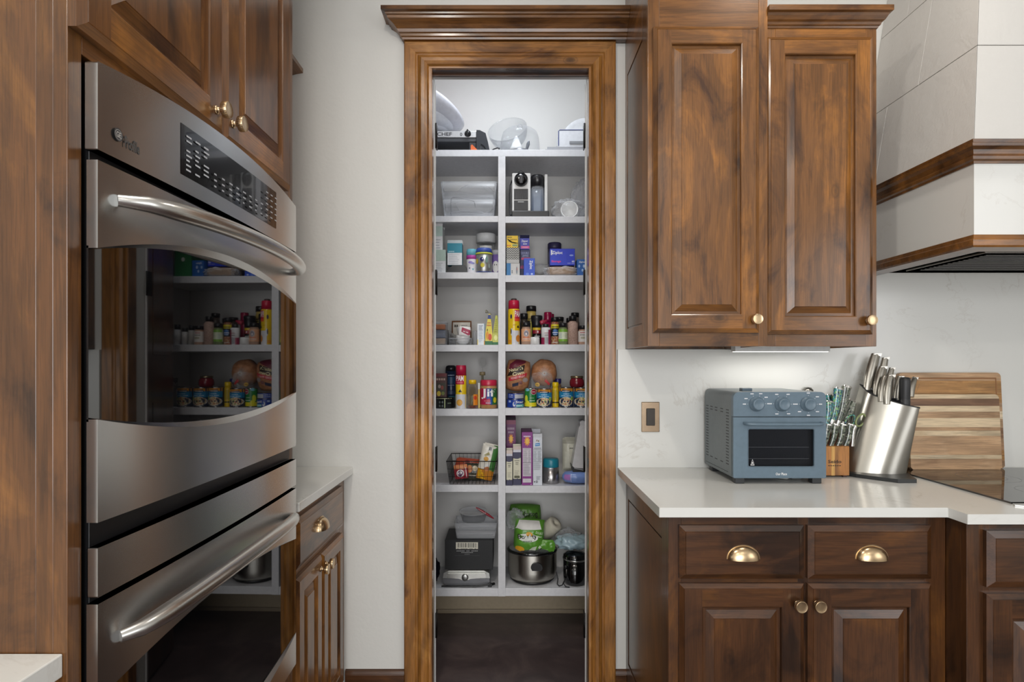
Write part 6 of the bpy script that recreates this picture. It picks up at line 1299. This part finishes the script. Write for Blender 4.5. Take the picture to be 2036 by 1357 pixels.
for i, cx in enumerate((1504, 1555, 1606)):
    for a in ((180, 150, 112, 70, 38, 2), (178, 118, 62, 0, 242, 300), (180, 90, 42, 0, 318, 270, 222))[i]:
        an = math.radians(a); u = (cx - 1550) / 92.5 + math.cos(an) * 24 / 92.5; v = .5 + math.sin(an) * 22 / 48
        marks += [('r', u - .035, u + .035, v - .02, v + .02, 'd8dade'), ('r', (cx - 1550) / 92.5 + math.cos(an) * 17.5 / 92.5 - .005, (cx - 1550) / 92.5 + math.cos(an) * 17.5 / 92.5 + .005, .5 + math.sin(an) * 17 / 48 - .012, .5 + math.sin(an) * 17 / 48 + .012, 'd8dade')]
MB().prints(marks, lambda u, v, l: (PX(1550, TY) + u * 92.5 * TY / F, TY - l, PZ(804, TY) + (v - .5) * 48 * TY / F), .15, .08, .0005).build('dial_markings', t, off=L)
m = MB(); SL_ = C('33373a', .6)
def slot(y, zz_): m.box(tx0 - .0004, tx0 + .001, y - .012, y + .012, zz_ - .0016, zz_ + .0016, SL_)
for i in range(19):
    zz_ = tz1 - .063 - i * .0102
    slot(TY + .052, zz_); slot(TYB - .028, zz_)
for y in (TY + .105, TY + .16, TY + .21)[:2] + (TYB - .072,): slot(y, tz1 - .063); slot(y, tz1 - .073); slot(y, tz1 - .063 - 18 * .0102)
m.box(tx0 - .0004, tx0 + .001, TY + .045, TYB - .012, tz0 + .0125, tz0 + .0140, SL_)
m.build('vent_slots', t, off=L)['kind'] = 'stuff'
for x in (tx0 + .010, tx1 - .042):
    for y in (TY + .008, TYB - .05):
        B(x, x + .031, y, y + .03, TZ0 + .0006, tz0 + .001, C('2e3032', .5)).build('foot', t, off=L, bevel=.002)
B(PX(1474, 2.0), PX(1494, 2.0), 1.992, 2.02, tz1 - .001, tz1 + .010, BGD).build('hinge_stop', t, off=L, bevel=.002)
L = (PX(1568, 2.05), 2.02, TZ0 + .0005)
t = thing('power_plug', 'grey plug and pale cord lying under the toaster oven', 'plug', L)
B(-.012, .022, -.018, .02, 0, .012, C('6d7070', .5)).build('plug_body', t, bevel=.003)
MB().tube([(-.012, 0, .005), (-.03, -.02, .004), (-.05, -.01, .004), (-.06, .03, .004), (-.06, .1, .004)], .003, C('b0aea8', .5), 8).build('cord', t)
# ================================================================ small knife block
Yb = 2.045; bx1 = PX(1689, Yb); bx0 = bx1 - .145; bz1 = PZ(888, Yb)
L = ((bx0 + bx1) / 2, Yb + .05, TZ0 + .0004)
t = thing('knife_block', 'orange-brown wooden steak knife block between the toaster oven and the steel knife block', 'knife block', L)
m = MB(); m.box(bx0, bx1, Yb, Yb + .09, TZ0 + .006, bz1, BLOCKW); m.build('block', t, off=L, bevel=.0015)
m = B(PX(1653, Yb), PX(1659.5, Yb), Yb - .0006, Yb, TZ0 + .006, bz1 - .0003, BLOCKL); m.build('pale_inlay', t, off=L)
m = MB(); m.prism([(bx0 + .004, bz1), (bx1 - .006, bz1), (bx1 - .001, bz1 + .012), (bx1 + .004, bz1 + .04), (bx0 + .004, bz1 + .04)], 'y', Yb + .05, Yb + .088, C('7a4a30', .4)); m.build('rear_tier', t, off=L, bevel=.001)
m = MB()
for x in (bx0 + .004, bx1 - .02): m.box(x, x + .014, Yb + .004, Yb + .018, TZ0 + .0006, TZ0 + .006, C('3a1c14', .4)); m.box(x, x + .014, Yb + .07, Yb + .084, TZ0 + .0006, TZ0 + .006, C('3a1c14', .4))
m.build('foot', t, off=L)
MB().prints([('t', -.0, .74, 1.9, .42, 'Seido', '2a1a10'), ('t', 0, .22, 1.9, .16, 'KNIVES', '2a1a10')], lambda u, v, l: (PX(1659.5, Yb) + u * .0245, Yb - .0006 - l, PZ(930, Yb) + v * .028), .0245, .028, .0006).build('lettering', t, off=L)
def resin_knife(label, px, py, px2, py2, Y, mat, r=.0085, dy=.0, group='steak knives with shell resin handles', bol=True):
    """handle from the bolster (px,py) up to the butt (px2,py2)"""
    a = Vector((PX(px, Y), Y, PZ(py, Y))); b = Vector((PX(px2, Y + dy), Y + dy, PZ(py2, Y + dy)))
    t = thing('steak_knife', label, 'knife', tuple(a), 0, group)
    d = b - a; n_ = 8; pts = []; rs = []
    side = Vector((d.z, 0, -d.x)).normalized()
    for i in range(n_ + 1):
        s = i / n_; pts.append(tuple(d * s + side * (.003 * math.sin(s * PI * 1.3)))); rs.append(r * (.72 + .1 * math.sin(s * PI) + .42 * s ** 2))
    MB().tube(pts, rs, mat, 10, flat=((0, 1, 0), .6)).build('handle', t)
    MB().tube([tuple(d * -.10), tuple(d * .04)], [r * .7, r * .8], C('c9c7c2', .18, .9), 8, flat=((0, 1, 0), .7)).build('bolster', t)
    e = d.normalized()
    MB().tube([tuple(d * .97), tuple(d * 1.03)], [r * 1.18, r * 1.05], C('dedcd8', .15, .8), 10, flat=((0, 1, 0), .65)).build('end_cap', t)
    MB().tube([tuple(Vector(p) + side * rs[i] * .93) for i, p in enumerate(pts)], .0011, C('d0cec8', .2, .9), 6).build('tang', t)
    return t
for i in range(4):
    resin_knife(('leftmost', 'second', 'third', 'rightmost')[i] + ' of the short grey-handled knives in the front row of the wooden block', 1637 + 14.5 * i, 888, 1648 + 15 * i, 845, Yb + .02 + .001 * i, ABGREY, .0115)
for i, (a, b, c, d_, m_, lb) in enumerate(((1643, 845, 1650, 800, ABALONE, 'green shell-handled knife nearest the toaster oven'), (1655, 838, 1668, 774, ABALONE, 'tall green shell-handled knife behind the grey ones'), (1667, 840, 1684, 770, ABGREY, 'tallest grey shell-handled knife of the rear row'), (1664, 842, 1684, 793, ABGREY, 'long grey-handled knife leaning right, middle height'), (1676, 842, 1700, 802, ABGREY, 'long grey-handled knife leaning furthest right'), (1651, 822, 1649, 786, ABALONE, 'short green shell-handled knife half hidden by the oven edge'))):
    resin_knife(lb, a, b, c, d_, Yb + .060 + .009 * i, m_, .0155 if i < 3 else .013, dy=.01)
t = thing('kitchen_shears', 'kitchen shears with green rimmed loop handles in the wooden block', 'shears', (PX(1695, 2.1), 2.10, PZ(888, 2.1)))
def loop(cx, cz, rx, rz, tl): 
    return [(cx + rx * math.cos(a) * math.cos(tl) - rz * math.sin(a) * math.sin(tl), 0, cz + rx * math.cos(a) * math.sin(tl) + rz * math.sin(a) * math.cos(tl)) for a in [2 * PI * i / 20 for i in range(20)]]
for i, (px, py) in enumerate(((1711, 836), (1692, 838))):
    MB().tube(loop(PX(px, 2.1) - PX(1695, 2.1), PZ(py, 2.1) - PZ(888, 2.1), .014, .024, -.55), .0035, ABALONE if i else C('7f8a5a', .25), 8, closed=True).build('loop_handle', t, loc=(0, .006 * i, 0))
MB().tube([(0, 0, 0), (.006, 0, .06), (.014, 0, .075)], .005, C('c9c7c2', .2, .9), 8, flat=((0, 1, 0), .4)).build('pivot_arm', t)
o = MB().lathe([(0, 0), (.006, 0), (.008, .01), (.018, .02), (.020, .030), (.012, .040), (0, .042)], C('8d8b86', .2, .9), seg=24).build('lid_knob', loc=(PX(1627, 2.14), 2.215, PZ(792, 2.215)), bevel=0)
tag(o, 'grey metal pot knob peeking up behind the toaster oven', 'knob')
MB().tube([(0, 0, 0), (0, .002, -.29)], .004, C('8d8b86', .3, .9), 8).build('shaft', o)
# ================================================================ steel knife block
BS = C('2c2e2f', .35)
L = (1.31, 2.09, TZ0 + .0004)
t = thing('knife_block', 'tall brushed steel knife block with a slanted slotted top and dark base', 'knife block', L)
bp = [(PX(1823, 1.945), 1.945), (PX(1786, 1.945), 1.945), (1.262, 1.985), (1.215, 2.04), (1.185, 2.10), (1.185, 2.15), (1.23, 2.19), (1.34, 2.19), (1.405, 2.14), (1.423, 2.09)]
MB().prism(bp, 'z', TZ0 + .0006, TZ0 + .013, BS).build('base_plate', t, off=L, bevel=.001)
def rimz(x): return None
# body: plan curve (front bulge), top is slanted in x
Yk = 2.07
plan_b = [(1.200, 2.135), (1.215, 2.100), (1.25, 2.065), (1.295, 2.042), (1.345, 2.035), (1.395, 2.045), (PX(1793, 2.065), 2.065)]
plan_t = [(PX(1710, 2.15), 2.150), (1.305, 2.105), (1.335, 2.075), (1.375, 2.050), (1.415, 2.040), (1.440, 2.042), (PX(1814, 2.06), 2.060)]
ztop = [PZ(765, 2.15), PZ(783, 2.105), PZ(793, 2.075), PZ(803, 2.05), PZ(809, 2.04), PZ(812, 2.04), PZ(815, 2.06)]
def smooth(pts, k=5):
    o = []
    n_ = len(pts)
    for i in range(n_ - 1):
        p0 = pts[max(0, i - 1)]; p1 = pts[i]; p2 = pts[i + 1]; p3 = pts[min(n_ - 1, i + 2)]
        for j in range(k):
            s = j / k; o.append(tuple(.5 * ((2 * p1[c]) + (-p0[c] + p2[c]) * s + (2 * p0[c] - 5 * p1[c] + 4 * p2[c] - p3[c]) * s * s + (-p0[c] + 3 * p1[c] - 3 * p2[c] + p3[c]) * s ** 3) for c in range(len(p1))))
    o.append(tuple(pts[-1])); return o
b3 = smooth([(x, y, TZ0 + .013) for x, y in plan_b]); t3 = smooth([(x, y, zz_) for (x, y), zz_ in zip(plan_t, ztop)])
back_b = [(1.36, 2.165, TZ0 + .013), (1.24, 2.175, TZ0 + .013)]; back_t = [(1.43, 2.150, PZ(800, 2.15)), (1.355, 2.185, PZ(775, 2.185))]
fb = b3 + back_b; ft = t3 + back_t; n = len(fb)
m = MB(); vs = []; K = 12
for j in range(K + 1): vs += [lerp(fb[i], ft[i], j / K) for i in range(n)]
m.add(vs, [(j * n + i, j * n + (i + 1) % n, (j + 1) * n + (i + 1) % n, (j + 1) * n + i) for j in range(K) for i in range(n) if i < len(b3) - 1], STEELX, True)
m.add(vs, [(j * n + i, j * n + (i + 1) % n, (j + 1) * n + (i + 1) % n, (j + 1) * n + i) for j in range(K) for i in range(n) if i >= len(b3) - 1], STEELX)
m.build('steel_wrap', t, off=L)
m = MB(); cxy = [sum(p[k] for p in ft) / n for k in range(3)]
rim = [(p[0] + (cxy[0] - p[0]) * .035, p[1] + (cxy[1] - p[1]) * .035, p[2] - .004) for p in ft]
m.add(rim + [(cxy[0], cxy[1], cxy[2] - .004)], [(i, (i + 1) % n, n) for i in range(n)], C('1d1d1f', .5))
m.tube([(p[0], p[1], p[2] + .0005) for p in ft], .0022, C('26272a', .35), 6, closed=True)
m.build('slotted_top', t, off=L)
m = MB()
x0_, x1_ = PX(1716, 2.15), PX(1808, 2.07)
for i in range(11):
    s = (i + .5) / 11; x_ = x0_ + (x1_ - x0_) * s; z_ = PZ(768, 2.14) + (PZ(812, 2.06) - PZ(768, 2.14)) * s
    yy0 = 2.135 - .075 * min(1, s * 1.6); m.box(x_ - .0015, x_ + .0015, yy0, 2.15 + .02 * (1 - s), z_ - .003, z_ + .0035, C('3c3d40', .4))
m.build('slot_ribs', t, off=L)
KS = C('aaa69d', .3, .95)
def steel_knife(label, px, py, px2, py2, Y, r, dy=.02, mat=None, capb=True):
    mat = mat or KS
    a = Vector((PX(px, Y), Y, PZ(py, Y))); b = Vector((PX(px2, Y + dy), Y + dy, PZ(py2, Y + dy)))
    t = thing('kitchen_knife', label, 'knife', tuple(a), 0, 'steel-handled knives in the steel block' if mat is KS else None)
    d = b - a; side = Vector((d.z, 0, -d.x)).normalized(); pts = []; rs = []
    for i in range(11):
        s = i / 10; pts.append(tuple(d * s + side * (-.004 * math.sin(s * PI)))); rs.append(r * (.85 + .3 * math.sin(s * PI * .9) - .1 * s))
    MB().tube(pts, rs, mat, 12, flat=((0, 1, 0), .62)).build('handle', t)
    if mat is KS:
        e = d.normalized()
        MB().prism([(-r * .8, -.002), (r * .85, -.002), (r * .8, r * .55), (-r * .4, r * .15)], 'y', -r * .5, r * .5, C('c4c0b8', .25, .95), M=Matrix.Translation(d * 1.0) @ Matrix.Rotation(math.atan2(d.x, d.z), 4, 'Y')).build('butt', t, bevel=.0012)
        g = MB()
        for k in range(9):
            s = .25 + .055 * k; p = Vector(pts[0]) + d * s + side * (.55 * r); g.lathe([(0, -.0011), (.0011, 0), (0, .0011)], C('55534f', .4), (p.x, -r * .60 , p.z), 6)
        g.build('grip_dots', t)
    return t
for a in ((1724, 784, 1741, 706, 2.135, .0190, 'largest steel knife handle at the far left of the steel block'),
          (1742, 793, 1755, 731, 2.110, .0150, 'steel knife handle second from the left in the steel block'),
          (1751, 790, 1760, 713, 2.155, .0140, 'tall steel knife handle behind the second one'),
          (1752, 800, 1761, 750, 2.078, .0135, 'short steel knife handle in the front row of the block'),
          (1764, 805, 1771, 748, 2.068, .0150, 'dotted steel knife handle in the front row of the block'),
          (1765, 790, 1773, 733, 2.150, .0115, 'steel knife handle rising behind the dotted ones'),
          (1780, 806, 1790, 750, 2.105, .0125, 'steel knife handle left of the black honing handle'),
          (1812, 790, 1819, 752, 2.110, .0110, 'small steel knife handle at the far right of the block')):
    steel_knife(a[6], a[0], a[1], a[2], a[3], a[4], a[5])
a = (PX(1799, 2.062), 2.064, PZ(812, 2.062))
t = thing('honing_steel', 'black ribbed honing steel handle in the steel block', 'honing steel', a, 0, None, .02)
MB().lathe([(0, 0), (.0170, 0), (.0175, .006), (.0175, .028), (.0165, .030), (.0175, .034), (.0175, .095), (.0165, .104), (.012, .109), (0, .110)], C('27282a', .45), seg=28).build('handle', t)
# ================================================================ cutting boards
def cboard(name, label, x0, x1, H, Yb_, lean, th, strips, border=None):
    L = ((x0 + x1) / 2, Yb_, CT + .0062)
    t = thing(name, label, 'cutting board', L, 0, None); t.rotation_euler[0] = -lean
    w_ = x1 - x0; z_ = 0; r = .016
    tot = sum(s[0] for s in strips)
    for i, (hh, mt) in enumerate(strips):
        h_ = hh / tot * H; a, b = z_ + .0001, z_ + h_ - .0001
        if i == 0: poly = [(-w_ / 2 + r * .5, a), (w_ / 2 - r * .5, a), (w_ / 2, a + r * .5), (w_ / 2, b), (-w_ / 2, b), (-w_ / 2, a + r * .5)]
        elif i == len(strips) - 1:
            poly = [(-w_ / 2, a), (w_ / 2, a)] + [(w_ / 2 - r + r * math.cos(k * PI / 8), b - r + r * math.sin(k * PI / 8)) for k in range(5)] + [(-w_ / 2 + r - r * math.sin(k * PI / 8), b - r + r * math.cos(k * PI / 8)) for k in range(5)]
        else: poly = [(-w_ / 2, a), (w_ / 2, a), (w_ / 2, b), (-w_ / 2, b)]
        MB().prism(poly, 'y', 0, th, mt).build('wood_strip', t, bevel=.0004 if 0 < i < len(strips) - 1 else .0012)
        z_ += h_
    return t
xl = PX(1780, 2.2); BH = PZ(741, 2.225) - CT - .006
b1 = cboard('cutting_board', 'large striped wooden cutting board leaning at the back against the backsplash', 1.475, 1.862, BH, 2.186, .055, .018, [(26, BDM), (30, BDO), (36, BDM), (34, BDD), (28, BDM), (24, BDL), (26, BDM), (32, BDO), (38, BDO), (26, BDM)])
g = .022
m = MB(); x0_, x1_ = -.387 / 2 + .018, .387 / 2 - .018
m.box(x0_, x1_, -.0004, .0006, BH - .024, BH - .019, C('8a5c34', .5)); m.box(x1_ - .004, x1_, -.0004, .0006, .02, BH - .024, C('8a5c34', .5)); m.box(x0_, x0_ + .004, -.0004, .0006, .02, BH - .024, C('8a5c34', .5)); m.build('juice_groove', b1)
cboard('cutting_board', 'smaller pale striped cutting board leaning in front of the large one', 1.49, 1.828, PZ(784, 2.19) - CT - .006, 2.158, .055, .018, [(44, BDM), (16, BDL), (44, BDM), (34, BDM), (22, BDL), (14, BDM), (38, BDL), (26, BDM), (24, BDL), (30, BDD), (18, BDL)])
